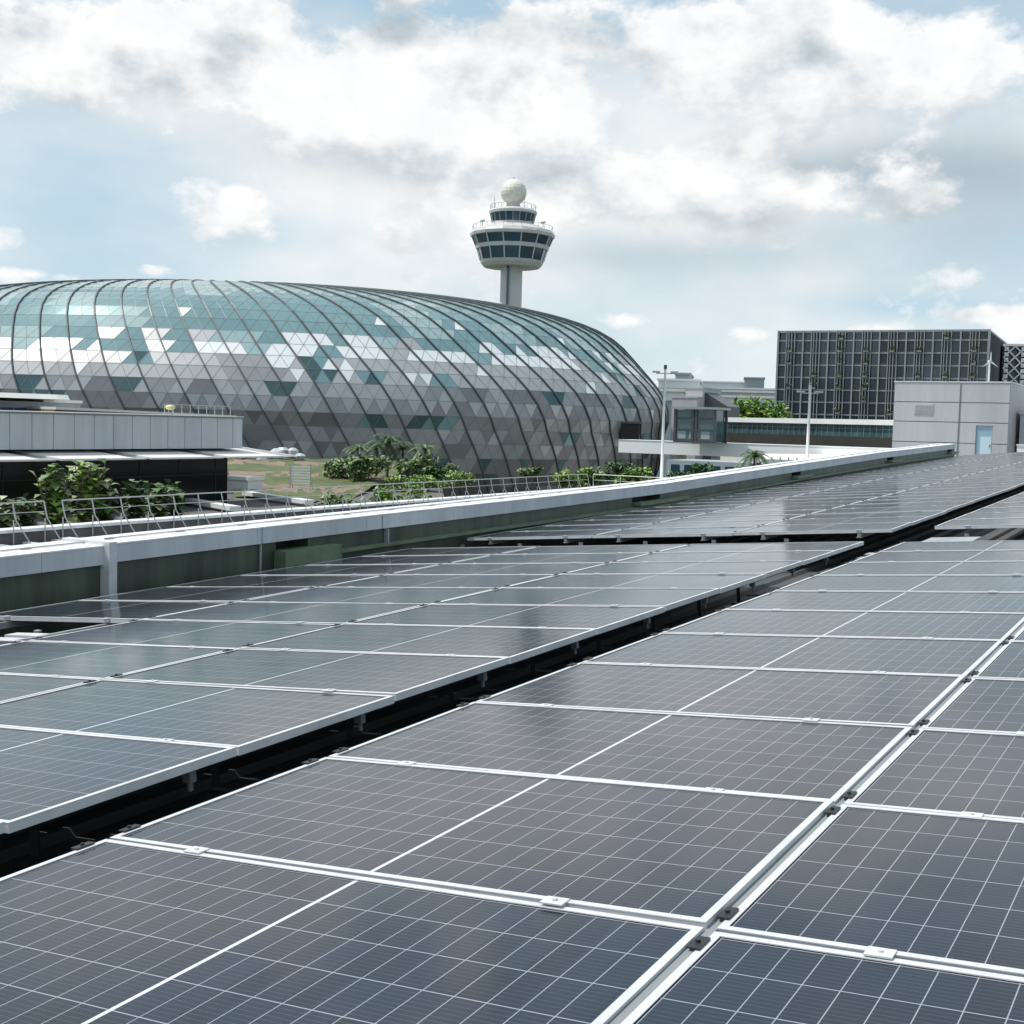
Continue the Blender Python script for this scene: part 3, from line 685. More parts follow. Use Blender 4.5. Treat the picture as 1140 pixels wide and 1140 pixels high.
def bigleaf(px, Y, h, n, label, seed, mats, z0=None, name='broadleaf_plant', leafl=.62):
    rng = random.Random(seed); p = at(px, 560, Y); t = thing(name, label, 'plant', 'plants behind the terrace railing', loc=(p.x, p.y, TZ if z0 is None else z0))
    st = MB(); lf = MB()
    for k in range(max(3, n // 12)):
        ang = rng.uniform(0, 2 * pi); lean = rng.uniform(.05, .40); top = V((cos(ang) * lean * h * .6, sin(ang) * lean * h * .6, h * rng.uniform(.7, 1)))
        st.cyl((0, 0, 0), top, .035, .02, n=5)
        for q in range(14):
            f_ = .12 + .88 * q / 13; c = top * f_; az = rng.uniform(0, 2 * pi); el = rng.uniform(-.2, 1.0)
            d = V((cos(az) * cos(el), sin(az) * cos(el), sin(el))); l = leafl * rng.uniform(.6, 1.1); sd_ = d.cross(V((0, 0, 1))).normalized() * l * .36
            m1 = c + d * l * .5 + V((0, 0, .03)); tip = c + d * l - V((0, 0, l * .25)); mi = rng.randrange(len(mats))
            lf.quad(c, m1 - sd_, tip, m1, mi); lf.quad(c, m1, tip, m1 + sd_, mi)
    lf.build('foliage', mats, t); st.build('stems', 'trunk', t)
LM = ['leaf', 'leaf_dark', 'leaf_pale']; LB = ['leaf_bright', 'leaf', 'leaf_bright']; LD = ['leaf_dark', 'leaf', 'leaf_dark']
bigleaf(2, 49, 2.1, 104, 'broad-leaved plant at the very left edge of the terrace', 1, LM)
bigleaf(28, 50.5, 2.0, 145, 'low broad-leaved plant left of the tall paired plants', 2, LM)
bigleaf(62, 51, 3.3, 312, 'tall broad-leaved plant standing before the black glass, left one', 3, ['leaf_pale', 'leaf_bright', 'leaf'])
bigleaf(95, 52.5, 3.4, 338, 'tallest bushy broad-leaved plant before the black glass', 4, ['leaf_bright', 'leaf', 'leaf_pale'])
bigleaf(116, 53.5, 2.6, 218, 'broad-leaved plant right of the tallest plant', 5, LM)
bigleaf(150, 56, 2.5, 234, 'spreading plant in front of the middle of the black glass', 6, LD)
bigleaf(175, 59, 2.3, 234, 'low leafy plant left of the white edging', 7, LM)
bigleaf(195, 62, 2.0, 156, 'small leafy plant beside the white edging', 8, LD)
i_ = 20
for (px, Y, h, w, n, sz, mt, lb) in [
    (388, 104, 2.6, 4.6, 900, .28, LM, 'grey-green shrub next to the grass bed'),
    (408, 102, 3.3, 4.6, 1000, .28, LM, 'dense shrub left of the tall palms'),
    (462, 104, 3.4, 4.4, 900, .28, LM, 'pale green shrub right of the tall palms'),
    (486, 104, 2.6, 4.0, 700, .26, LD, 'dark shrub at the right end of the palm cluster'),
    (448, 96, 1.5, 3.6, 600, .2, LB, 'low bright green bush in front of the palms, left one'),
    (476, 98, 1.6, 3.8, 600, .2, LB, 'low bright green bush in front of the palms, middle one'),
    (504, 100, 1.9, 4.0, 600, .2, LB, 'low bright green bush in front of the palms, right one'),
    (592, 112, 2.3, 3.0, 600, .22, LM, 'small green bush behind the railing corner'),
    (636, 106, 2.3, 3.2, 800, .25, LB, 'bright yellow-green bush just past the railing corner'),
    (655, 107, 2.8, 3.0, 800, .25, LB, 'bright bush right of the railing corner, slightly taller'),
    (686, 112, 3.1, 4.2, 900, .27, LD, 'dark green bush under the bridge opening'),
    (702, 106, 2.4, 3.0, 700, .25, LB, 'bright green bush left of the tall lamp pole'),
    (712, 106, 2.9, 2.6, 600, .25, LB, 'bright green pointed bush beside the tall lamp pole'),
    (757, 112, 2.2, 4.0, 500, .25, LD, 'dark bush under the white bridge right of the lamp pole'),
    (786, 112, 3.4, 4.0, 700, .27, LD, 'dark green bush against the bridge pier'),
    (805, 108, 2.3, 4.2, 900, .24, LB, 'bright yellow-green bush below the white bridge'),
    (826, 110, 2.9, 3.6, 800, .24, LM, 'grey-green bush between bright bush and palm')]:
    shrub(px, 540, Y, h * (.80 if px < 520 else .72), w * .92, int(n * 1.25), sz * .82, mt, lb, i_, grp='shrubs on the garden terrace'); i_ += 1
def hedge(pxa, pxb, off, h, label, seed, mats):
    sa = kf.sz(pxa, 550)[0]; sb_ = kf.sz(pxb, 550)[0]; rng = random.Random(seed); c = kf.pt((sa + sb_) / 2, -off, TZ)
    t = thing('hedge', label, 'hedge', 'low hedges behind the terrace kerb', loc=tuple(c)); b = MB(); d_ = kf.d; n_ = -kf.n
    for i in range(int(abs(sb_ - sa) * 210)):
        a_ = rng.uniform(-.5, .5) * (sb_ - sa); w_ = rng.gauss(0, .5); hh_ = h * (.75 + .35 * sin(a_ * 1.9 + seed)) * rng.uniform(.25, 1)
        p = d_ * a_ + n_ * w_ + V((0, 0, hh_)); u_ = V((rng.gauss(0, 1), rng.gauss(0, 1), rng.gauss(0, .6))).normalized() * .17; q_ = u_.cross(V((rng.gauss(0, .5), rng.gauss(0, .5), 1))).normalized() * .09
        b.quad(p - u_, p - q_, p + u_, p + q_, rng.randrange(len(mats)))
    b.build('foliage', mats, t)
hedge(383, 440, 2.2, 1.5, 'low mixed green hedge behind the kerb under the palm cluster', 2, LM)
hedge(440, 503, 2.2, 1.7, 'low bright green hedge behind the kerb right of the palms', 3, LB)
def palm(px, Y, h, label, seed, fl=1.9, nf=22, mats=LD):
    rng = random.Random(seed); p = at(px, 540, Y); t = thing('palm_tree', label, 'palm', 'palms on the garden terrace', loc=(p.x, p.y, TZ))
    b = MB(); b.cyl((0, 0, 0), (.1, 0, h * .5), .14, .12, n=8); b.cyl((.1, 0, h * .5), (.05, .05, h), .12, .09, n=8); b.build('trunk', 'trunk', t)
    b = MB()
    for k in range(nf):
        az = 2 * pi * k / nf + rng.uniform(-.2, .2); el = rng.uniform(-.1, 1.35); c = V((.05, .05, h)); d = V((cos(az), sin(az), 0)); l = fl * rng.uniform(.75, 1.1); pr = c
        for q in range(9):
            f_ = (q + 1) / 9; nx_ = c + d * (l * f_ * cos(el * (1 - .25 * f_))) + V((0, 0, l * (sin(el) * f_ - .75 * f_ * f_)))
            ax = (nx_ - pr); sd_ = ax.cross(V((0, 0, 1))).normalized(); w_ = .42 * l * .5 * (1 - f_ * .6)
            for s_ in (-1, 1):
                for hf in (0, .5):
                    a0 = pr + ax * hf; b.tri(a0, a0 + ax * .42, a0 + sd_ * s_ * w_ + ax * .8 - V((0, 0, w_ * .5)), k % len(mats))
            pr = nx_
    b.build('fronds', mats, t)
palm(430, 106, 3.6, 'tallest palm in the cluster before the dome', 1, 2.3)
palm(418, 108, 3.0, 'palm just left of the tallest palm', 2, 2.0)
palm(447, 107, 3.1, 'palm just right of the tallest palm', 3, 2.0)
palm(399, 104, 3.0, 'short palm at the left of the palm cluster', 4, 1.7)
palm(472, 105, 3.1, 'short palm at the right of the palm cluster', 5, 1.7, mats=LM)
palm(838, 108, 3.3, 'dark bushy palm standing in front of the white bridge', 6, 1.7, 34)
palm(842, 109, 2.3, 'low palm below the dark bushy palm by the white bridge', 7, 1.6, 26, mats=LM)

# ---------------------------------------------------------------- the glass dome
cx_, cy_, A_, B_, H_, NE, NZ, TH, Z0 = -45.25, 225.63, 72.64, 52.43, 22.64, 3.053, 2.81, .107, -.73
def prof(t):                                   # t: arc parameter -> (radius fraction, z)
    if t >= 0:
        c, s = cos(t), sin(t); zz = abs(s) ** (2 / NZ)
        k = 1 + .017 * math.exp(-((zz - .25) / .3) ** 2) - .040 * math.exp(-((zz - .55) / .3) ** 2) + .039 * math.exp(-((zz - .8) / .25) ** 2)
        return abs(c) ** (2 / NE) * k, Z0 + H_ * zz
    z = t; return (1 - (abs(z) / 44) ** 2.0) ** .5, Z0 + z          # below the equator t is metres
pts = [prof(-22.4 + .1 * i) for i in range(224)] + [prof(pi / 2 * (i / 1500)) for i in range(1, 1500)]
acc = [0]
for (r0, z0), (r1, z1) in zip(pts[:-1], pts[1:]): acc.append(acc[-1] + sqrt(((r1 - r0) * 58) ** 2 + (z1 - z0) ** 2))
ROW = 2.15; rows = []; tgt = 0; i = 0
while tgt < acc[-1] - 9:
    while acc[i] < tgt: i += 1
    rows.append(pts[i]); tgt += ROW
NC = 168
def ell(phi):
    return (A_ * cos(phi), B_ * sin(phi))
ph_tab = []; tot = 0; last = ell(0); cum = [0]
for k in range(1, 2001):
    p_ = ell(2 * pi * k / 2000); tot += sqrt((p_[0] - last[0]) ** 2 + (p_[1] - last[1]) ** 2); cum.append(tot); last = p_
def phi_of(fr):
    fr = fr % 1.0; tg = fr * tot; lo, hi = 0, 2000
    while hi - lo > 1:
        md = (lo + hi) // 2
        if cum[md] <= tg: lo = md
        else: hi = md
    return 2 * pi * (lo + (tg - cum[lo]) / (cum[hi] - cum[lo])) / 2000
_pc = {}
def dpt(ii, jj, off=0.0):                       # ii in half cells
    key = ii % (2 * NC)
    if key not in _pc: _pc[key] = phi_of(key / (2 * NC))
    ph = _pc[key]; r, z = rows[jj]; x = (A_ * r + off) * cos(ph); y = (B_ * r + off) * sin(ph)
    zo = off * .8 * min(1, max(0, (z - 4) / 16))
    return V((cx_ + x * cos(TH) - y * sin(TH), cy_ + x * sin(TH) + y * cos(TH), z + zo))
dome = thing('glass_dome', 'huge rounded dome of glass and grey triangular panels with dark slanting ribs', 'building', loc=(cx_, cy_, GZ))
rd = random.Random(21)
CL = ['clad_bright', 'clad_light', 'clad_mid', 'clad_mauve', 'clad_dark', 'dome_glass', 'dome_glass_pale', 'dome_glass_dark']
op_ = MB(); gl_ = MB(); NR = len(rows)
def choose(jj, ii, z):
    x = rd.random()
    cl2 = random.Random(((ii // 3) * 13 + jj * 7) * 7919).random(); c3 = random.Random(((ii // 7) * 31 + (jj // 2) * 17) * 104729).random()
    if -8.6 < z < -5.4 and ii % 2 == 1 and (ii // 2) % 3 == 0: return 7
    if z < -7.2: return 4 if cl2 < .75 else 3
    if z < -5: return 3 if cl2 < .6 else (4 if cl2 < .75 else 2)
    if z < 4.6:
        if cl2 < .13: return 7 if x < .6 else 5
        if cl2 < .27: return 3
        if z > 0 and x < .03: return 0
        if z < 1.5: return 2 if x < .75 else (3 if x < .85 else 1)  # fewer light panels low down: the lower skin's shade is put into colour
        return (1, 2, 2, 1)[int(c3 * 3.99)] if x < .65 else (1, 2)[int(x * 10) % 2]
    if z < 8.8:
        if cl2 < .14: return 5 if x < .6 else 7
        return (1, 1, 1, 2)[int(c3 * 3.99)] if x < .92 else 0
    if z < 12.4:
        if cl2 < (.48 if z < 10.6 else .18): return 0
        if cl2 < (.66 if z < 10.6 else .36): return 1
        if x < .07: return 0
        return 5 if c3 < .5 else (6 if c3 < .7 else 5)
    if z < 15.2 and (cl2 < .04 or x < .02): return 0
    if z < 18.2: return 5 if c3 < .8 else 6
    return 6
HOLE_S = []
ho = hit(701, 480, V((0, 195, 0)), 90)
for jj in range(NR - 1):
    for ii in range(NC):
        base_i = -jj                             # bottom of each rib lies further to the right seen from the roof
        i0 = 2 * ii - jj if False else 2 * ii + jj
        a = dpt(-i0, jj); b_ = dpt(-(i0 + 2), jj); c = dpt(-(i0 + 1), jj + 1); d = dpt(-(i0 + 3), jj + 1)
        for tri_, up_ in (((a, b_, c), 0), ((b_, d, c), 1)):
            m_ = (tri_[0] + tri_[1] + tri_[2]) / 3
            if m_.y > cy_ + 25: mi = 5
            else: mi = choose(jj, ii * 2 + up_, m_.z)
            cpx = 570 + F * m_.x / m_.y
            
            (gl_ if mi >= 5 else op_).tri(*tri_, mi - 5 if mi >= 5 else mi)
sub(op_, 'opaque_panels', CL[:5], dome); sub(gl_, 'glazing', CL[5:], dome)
# fine seams of the triangular grid
sm = MB()
def strip(pl, w, lift, mb):
    for p, q in zip(pl[:-1], pl[1:]):
        out = V(((p.x - cx_) / A_ ** 2, (p.y - cy_) / B_ ** 2, 0)).normalized(); out = (out + V((0, 0, max(0, p.z) / 22))).normalized()
        dd = (q - p).normalized(); sx = dd.cross(out).normalized() * w / 2
        mb.quad(p - sx + out * lift, p + sx + out * lift, q + sx + out * lift, q - sx + out * lift)
for jj in range(0, NR):
    strip([dpt(-i, jj) for i in range(0, 2 * NC + 1, 2)], .055, .04, sm)
for ii in range(NC):
    if ii % 2 == 1:
        strip([dpt(-(2 * ii + jj), jj) for jj in range(NR)], .055, .04, sm)
    strip([dpt(-(2 * ii - jj), jj) for jj in range(NR)], .055, .04, sm)
sub(sm, 'panel_seams', 'mullion', dome)
for ii in range(0, NC, 2):
    pl = [dpt(-(2 * ii + jj), jj) for jj in range(NR)]; pl2 = [dpt(-(2 * ii + jj), jj, .20) for jj in range(NR)]
    mb = MB()
    for k in range(NR - 1):
        p, q = pl[k], pl[k + 1]; P_, Q_ = pl2[k], pl2[k + 1]; dd = (q - p).normalized(); sx = dd.cross((P_ - p).normalized()).normalized() * .105
        mb.quad(P_ - sx, P_ + sx, Q_ + sx, Q_ - sx); mb.quad(p - sx, P_ - sx, Q_ - sx, q - sx); mb.quad(P_ + sx, p + sx, q + sx, Q_ + sx)
    ymin = min(p.y for p in pl)
    if ymin < cy_ + 20: sub(mb, 'rib', 'rib_steel', dome)
yd = min((p.y for jj in range(NR) for k in range(0, 2 * NC, 1) for p in [dpt(k, jj)] if abs(570 + F * p.x / p.y - 701) < 8 and abs(p.z + .9) < 1.6 and p.y < cy_), default=200)
pr_ = Face(at(701, 480, yd - .9), 97); b = MB(); zq0, zq1 = pr_.sz(701, 491)[1], pr_.sz(701, 471.5)[1]; q0, q1 = pr_.sz(691, 480)[0], pr_.sz(711, 480)[0]
pr_.box(b, q0, q1, zq0, zq1, -8, .2); sub(b, 'portal_opening', 'dark', dome)
b = MB(); pr_.box(b, q0 - .3, q1 + .3, zq1 + .004, zq1 + .35, -8, .5); sub(b, 'portal_hood', 'rib_steel', dome)
inn = MB(); inn.lathe((cx_, cy_, 0), [(60, GZ), (50, -1), (46, 8), (10, 14), (.1, 14)], 40); inn.v = [(cx_ + (v[0] - cx_), cy_ + (v[1] - cy_) * .78, v[2]) for v in inn.v]
sub(inn, 'inner_core', 'dark', dome)

# ---------------------------------------------------------------- control tower
tcx = at(568.5, 340, 322); TC = V((tcx.x, tcx.y, GZ))
def tz(py): return at(570, py, 322).z
def tr(wpx): return wpx / 2 / F * 322
tw = thing('control_tower', 'white air traffic control tower with glazed cab and radome behind the dome', 'tower', loc=tuple(TC))
def lt(name, prof_, mats, n=24, smooth=False, par_=None, ph=0):
    b = MB(); b.lathe((0, 0, 0), [(r, z - GZ) for r, z in prof_], n, ph=ph); return b.build(name, mats, par_ or tw, smooth)
sh = lt('shaft', [(tr(24), GZ), (tr(24), tz(297))], 'tower_white', 28, True)
b = MB(); bw = V((-.35, -1, 0)).normalized(); b.bar(V((0, 0, 0)) + bw * tr(23.6) , bw * tr(23.6) + V((0, 0, tz(297) - GZ)), 1.3, .5); b.build('window_strip', 'blueglass', tw)
NG = 14
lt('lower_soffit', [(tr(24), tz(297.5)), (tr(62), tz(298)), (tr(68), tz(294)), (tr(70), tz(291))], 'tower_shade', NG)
lt('lower_windows', [(tr(69), tz(291)), (tr(76), tz(278))], 'blueglass', NG)
lt('middle_band', [(tr(76), tz(278.6)), (tr(79.5), tz(278.4)), (tr(82), tz(274.2)), (tr(81), tz(274))], 'tower_white', NG)
lt('upper_windows', [(tr(81), tz(274.2)), (tr(90), tz(262.6))], 'blueglass', NG)
lt('parapet_band', [(tr(89), tz(265)), (tr(92.5), tz(264.6)), (tr(94), tz(261.5)), (tr(90), tz(258)), (tr(62), tz(252.5)), (tr(50), tz(251.5))], 'tower_white', NG)
lt('cab_base', [(tr(48), tz(252)), (tr(46), tz(248.5))], 'tower_white', 20)
lt('cab_glass', [(tr(45), tz(249)), (tr(50), tz(238.5))], 'blueglass', 20)
lt('cab_roof', [(tr(49), tz(239)), (tr(52), tz(238.6)), (tr(53), tz(236)), (tr(46), tz(233.5)), (tr(20), tz(232.5)), (.05, tz(232.4))], 'tower_white', 20)
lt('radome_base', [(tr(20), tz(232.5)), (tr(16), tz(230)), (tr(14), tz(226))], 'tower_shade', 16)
b = MB()
for i in range(NG):
    a_ = 2 * pi * i / NG
    for (r0, z0, r1, z1) in ((tr(70.5), tz(291), tr(77.5), tz(278)), (tr(82), tz(274), tr(91.5), tz(262))):
        b = MB(); b.bar((r0 * cos(a_), r0 * sin(a_), z0 - GZ), (r1 * cos(a_), r1 * sin(a_), z1 - GZ), .27, .2); b.build('window_mullion', 'tower_white', tw)
b = MB()
for i in range(20):
    a_ = 2 * pi * i / 20; b.bar((tr(45.4) * cos(a_), tr(45.4) * sin(a_), tz(249) - GZ), (tr(50.4) * cos(a_), tr(50.4) * sin(a_), tz(238.5) - GZ), .14, .14)
b.build('cab_mullions', 'hotel_metal', tw)
b = MB(); rr_ = tr(28.5); zc = tz(214) - GZ
b.lathe((0, 0, zc), [(max(.02, rr_ * sin(pi * k / 12)), -rr_ * cos(pi * k / 12)) for k in range(13)], 20); b.build('radome', 'radome', tw)
b = MB()
for i in range(10):
    a_ = 2 * pi * i / 10 + .3; r_ = tr(43); h_ = 1.2 + 1.6 * ((i * 7) % 3) / 2
    b.bar((r_ * cos(a_), r_ * sin(a_), tz(234) - GZ), (r_ * cos(a_), r_ * sin(a_), tz(234) - GZ + h_), .12)
for s_ in (-1, 1):
    b.bar((s_ * tr(66), -3, tz(254) - GZ), (s_ * tr(66), -3, tz(254) - GZ + 1), .2); b.bar((s_ * tr(66) - .6, -3, tz(254) - GZ + 1), (s_ * tr(66) + .6, -3, tz(254) - GZ + 1.3), .4)
b.bar((0, 0, zc + rr_), (0, 0, zc + rr_ + .5), .25)
b.build('antennas', 'galv', tw)

b = MB()
for (rr0, zz0) in ((tr(88), tz(257)), (tr(50), tz(233.5))):
    for i in range(28):
        a0, a1 = 2 * pi * i / 28, 2 * pi * (i + 1) / 28; p0 = V((rr0 * cos(a0), rr0 * sin(a0), zz0 - GZ)); p1 = V((rr0 * cos(a1), rr0 * sin(a1), zz0 - GZ))
        b.bar(p0, p0 + V((0, 0, 1.0)), .09); b.bar(p0 + V((0, 0, 1.0)), p1 + V((0, 0, 1.0)), .08)
b.build('guard_rails', 'tower_shade', tw)

# ---------------------------------------------------------------- hotel block with dark louvred facade
hf = Face(at(1100, 400, 320), 116.0)
hs0 = hf.sz(867, 400)[0]; hz1 = hf.sz(1100, 367.5)[1]; 
hotel = thing('hotel_block', 'dark louvred hotel block with green planters behind the grey plant room', 'building', loc=tuple(hf.pt(hs0, 0, GZ)))
dpth = 0
# the right side face recedes from x=1100 to 1120
hside = Face(hf.pt(0, 0, 0), 26.0); dpth = hside.sz(1120, 400)[0]
if 0: print('hotel', hs0, hz1, dpth)
dpth = min(max(dpth, 12), 60); e = hside.d
c0, c1 = hf.pt(hs0, 0, 0), hf.pt(0, 0, 0); c2 = c1 + e * dpth; c3 = c0 + e * dpth
b = MB(); b.hexa([V((p.x, p.y, GZ)) for p in (c0, c1, c2, c3)] + [V((p.x, p.y, hz1 - .2)) for p in (c0, c1, c2, c3)]); sub(b, 'body', 'hotel_side', hotel)
b = MB(); hf.box(b, hs0 + .3, -.3, GZ, hz1 - .5, .02, .3); sub(b, 'window_glass', 'hotel_glass', hotel)
b = MB(); FH = (hz1 - hf.sz(1100, 382)[1]) ; zz = hz1; k = 0
fl_z = []
while zz > GZ + 2:
    hf.box(b, hs0, 0, zz - .35, zz, .31, .95); fl_z.append(zz); zz -= FH if k else FH * .72; k += 1
sub(b, 'floor_slabs', 'hotel_metal', hotel)
b = MB(); NBAY = 24; bw_ = -hs0 / NBAY
for i in range(NBAY + 1):
    a = hs0 + i * bw_; w = .22 if i % 3 else .38
    hf.box(b, a - w / 2, a + w / 2, GZ, hz1 + .1, .96, 1.35)
    if i % 3 == 1:
        for q in (.28, .62): hf.box(b, a + bw_ * q - .09, a + bw_ * q + .09, GZ, hz1, .97, 1.5)
hf.box(b, hs0 - .3, hs0, GZ, hz1 + .2, -.2, 1.4); hf.box(b, .0, .3, GZ, hz1 + .2, -.2, 1.4)
sub(b, 'facade_fins', 'hotel_metal', hotel)
rh = random.Random(9)
for i in range(NBAY):
    for q in range(1, len(fl_z) - 2):
        a = hs0 + (i + .5) * bw_
        if i % 3 == 1 and rh.random() < .45:
            b = MB(); hf.box(b, a - .6, a + .6, fl_z[q] + .004, fl_z[q] + .45, .97, 1.9, 0); pl_ = sub(b, 'planter', 'hotel_metal', hotel)
            b2 = MB()
            for k in range(30):
                c = hf.pt(a + rh.uniform(-.9, .9), 1.5 + rh.uniform(-.4, .8), fl_z[q] + .4 + rh.uniform(0, 1.2)); u_ = V((rh.gauss(0, 1), rh.gauss(0, 1), rh.gauss(0, 1))).normalized() * .42; w_ = u_.cross(V((0, 0, 1))) * .6
                b2.quad(c - u_, c - w_, c + u_, c + w_)
            o_ = b2.build('planter_foliage', 'leaf_olive', pl_); re_base(o_, pl_)
        if rh.random() < .30:
            b3 = MB(); hf.box(b3, hs0 + i * bw_ + .2, hs0 + (i + 1) * bw_ - .2, fl_z[q] - FH + .4, fl_z[q] - .5, .31, .40); sub(b3, 'window_blind', 'hotel_dark', hotel)
b = MB()
for i in range(int(dpth / 1.0)): 
    p0 = c1 + e * (i * 1.0 + .5); q = V((e.y, -e.x, 0))
    b.bar(V((p0.x, p0.y, GZ)) + q * .12, V((p0.x, p0.y, hz1 - .4)) + q * .12, .18, .2)
sub(b, 'side_louvres', 'hotel_dark', hotel)
b = MB(); P8 = [c0, c1, c2, c3]; b.hexa([V((p.x, p.y, hz1 - .19)) for p in P8] + [V((p.x, p.y, hz1 + .25)) for p in P8]); sub(b, 'roof_edge', 'hotel_metal', hotel)

# white perforated screen building at far right
pf = Face(at(1130, 400, 345), 96); p0s = pf.sz(1117, 400)[0]; p1s = pf.sz(1215, 400)[0]; pzt = pf.sz(1130, 383)[1]
perf = thing('patterned_block', 'white patterned screen facade building at the right edge', 'building', loc=tuple(pf.pt(p0s, 0, GZ)))
b = MB(); pf.box(b, p0s, p1s, GZ, pzt - .5, -20, -1); sub(b, 'body', 'hotel_dark', perf)
b = MB(); stp = 1.5; nx_ = int((p1s - p0s) / stp); 
for i in range(nx_):
    for k in range(26):
        a = p0s + i * stp; z = pzt - .6 - (k + 1) * stp
        if (i + k) % 2 == 0: x0, x1, x2, x3 = (a, z + stp), (a + stp, z), None, None
        else: x0, x1 = (a, z), (a + stp, z + stp)
        b.bar(pf.pt(x0[0], 0, x0[1]), pf.pt(x1[0], 0, x1[1]), .5, .3)
        if (i * 5 + k * 3) % 3 == 0: pf.box(b, a + .2, a + stp - .2, z + .2, z + stp - .2, -.1, .1)
pf.box(b, p0s, p1s, pzt - .6, pzt, -1, .3)
sub(b, 'screen', 'white_paint', perf)

# ---------------------------------------------------------------- rooftop plant room with blue door
bf = Face(at(994, 470, 92), 119.9)
bz1 = bf.sz(994.5, 425.5)[1]; b1 = bf.sz(1124, 450)[0]; BZ = -3.0
if 0: print('box', b1, bz1, bf.sz(1095, 474), bf.sz(1095, 503))
plant = thing('plant_room', 'plain grey panelled rooftop room with a pale blue door', 'building', loc=tuple(bf.pt(0, 0, BZ)))
hl = [bf.sz(994, 425.5)[1], bf.sz(994, 447)[1], bf.sz(994, 468.5)[1], bf.sz(994, 491)[1], BZ]
mdv = bf.sz(1068.5, 450)[0]; d0, dz1 = bf.sz(1087, 474); d1 = bf.sz(1105, 474)[0]
b = MB(); g_ = .025
for (a0, a1) in ((0, mdv), (mdv, b1)):
    for zt_, zb_ in zip(hl[:-1], hl[1:]):
        if a0 == mdv and zb_ < dz1:
            top = min(zt_, dz1 + .02)
            if zt_ > dz1: bf.box(b, a0 + g_, a1 - g_, dz1 + .02, zt_ - g_, -.2, 0); 
            bf.box(b, a0 + g_, d0 - .02, zb_ + g_, top - (0 if zt_ > dz1 else g_), -.2, 0); bf.box(b, d1 + .02, a1 - g_, zb_ + g_, top - (0 if zt_ > dz1 else g_), -.2, 0)
        else: bf.box(b, a0 + g_, a1 - g_, zb_ + g_, zt_ - g_, -.2, 0)
sub(b, 'wall_panels', 'box_grey', plant)
b = MB(); bf.box(b, .02, b1 - .02, BZ, hl[0] - .05, -7, -.21); sub(b, 'wall_core', 'joint', plant)
b = MB(); bf.box(b, b1 - .02, b1 + .01, BZ, hl[0], -7, -.03); sub(b, 'side_wall', 'box_grey', plant)
b = MB(); bf.box(b, -.05, b1 + .06, hl[0] + .002, hl[0] + .10, -7, .04); sub(b, 'roof_edge', 'coping', plant)
b = MB(); bf.box(b, mdv - .03, mdv + .03, BZ, hl[0] - .01, .002, .05); sub(b, 'downpipe', 'joint', plant)
dr = MB(); bf.box(dr, d0, d1, BZ, dz1, -.19, -.09); dr_o = sub(dr, 'door', 'door_blue', plant)
b = MB(); bf.box(b, d0 + .30, d1 - .04, BZ, dz1 - .75, -.088, -.07); sub(b, 'door_leaf', 'door_pale', dr_o)
b = MB(); bf.box(b, d1 - .16, d1 - .10, dz1 - 1.5, dz1 - 1.3, -.069, -.02); sub(b, 'door_handle', 'joint', dr_o)
v0, vz1 = bf.sz(1018, 449.5); v1, vz0 = bf.sz(1039, 461.5)
b = MB(); bf.box(b, v0, v1, vz0, vz1, .002, .04)
sub(b, 'vent_frame', 'box_grey', plant); b = MB()
for k in range(7): bf.box(b, v0 + .06, v1 - .06, vz0 + .06 + k * (vz1 - vz0 - .1) / 7, vz0 + .10 + k * (vz1 - vz0 - .1) / 7, .041, .06)
sub(b, 'vent_louvres', 'galv', plant)
# lower grey wing to the right of the plant room
b2f = Face(bf.pt(b1 + .3, -3.2, 0), 119.9)
wing = thing('stair_wing', 'grey panelled wall set back right of the plant room', 'building', loc=tuple(b2f.pt(0, 0, BZ)))
b = MB(); zt2 = at(1136, 436, 90).z
b2f.box(b, 0, 10, BZ, zt2 - 1.6, -6, 0); sub(b, 'wall', 'clad_grey', wing)
b = MB(); b2f.box(b, -.1, 10, zt2 - 1.59, zt2 - 1.4, -6, .1); sub(b, 'coping', 'coping', wing)
b = MB(); b2f.box(b, .6, 10, zt2 - 1.39, zt2, -5, -.9); sub(b, 'upper_wall', 'far_white', wing)
# small white cabinet at the far right on the roof
q = at(1137, 497, 78); fq = Face(q, 119.9); b = MB(); fq.box(b, -.25, 2, -2.6, q.z + .05, -1.2, 0); fq.box(b, -.3, 2.05, q.z + .052, q.z + .12, -1.25, .05)
tag(b.build('roof_cabinet', 'white_paint'), 'small white cabinet right of the plant room at the picture edge', 'cabinet')
# wind turbine like mast
wt = at(1100.5, 427, 96); t = thing('wind_turbine', 'slim white wind turbine with drooping blades on the plant room roof', 'turbine', loc=(wt.x, wt.y, bz1 + .1))
hh = at(1101, 404, 96).z - bz1
b = MB(); b.cyl((0, 0, 0), (0, 0, hh), .09, .06, n=8); b.build('mast', 'white_paint', t)
b = MB(); b.cyl((0, -.15, hh), (0, .15, hh), .10, n=8); b.build('hub', 'white_paint', t)
for ang in (90, 215, 325):
    b = MB(); dx, dz = cos(R(ang)), sin(R(ang)); l_ = .72
    b.hexa([(-.07 * dz, -.2, hh + .07 * dx), (.07 * dz, -.2, hh - .07 * dx), (.07 * dz, -.17, hh - .07 * dx), (-.07 * dz, -.17, hh + .07 * dx),
            (dx * l_ - .02 * dz, -.2, hh + dz * l_), (dx * l_ + .02 * dz, -.2, hh + dz * l_), (dx * l_ + .02 * dz, -.18, hh + dz * l_), (dx * l_ - .02 * dz, -.18, hh + dz * l_)])
    b.build('blade', 'white_paint', t)

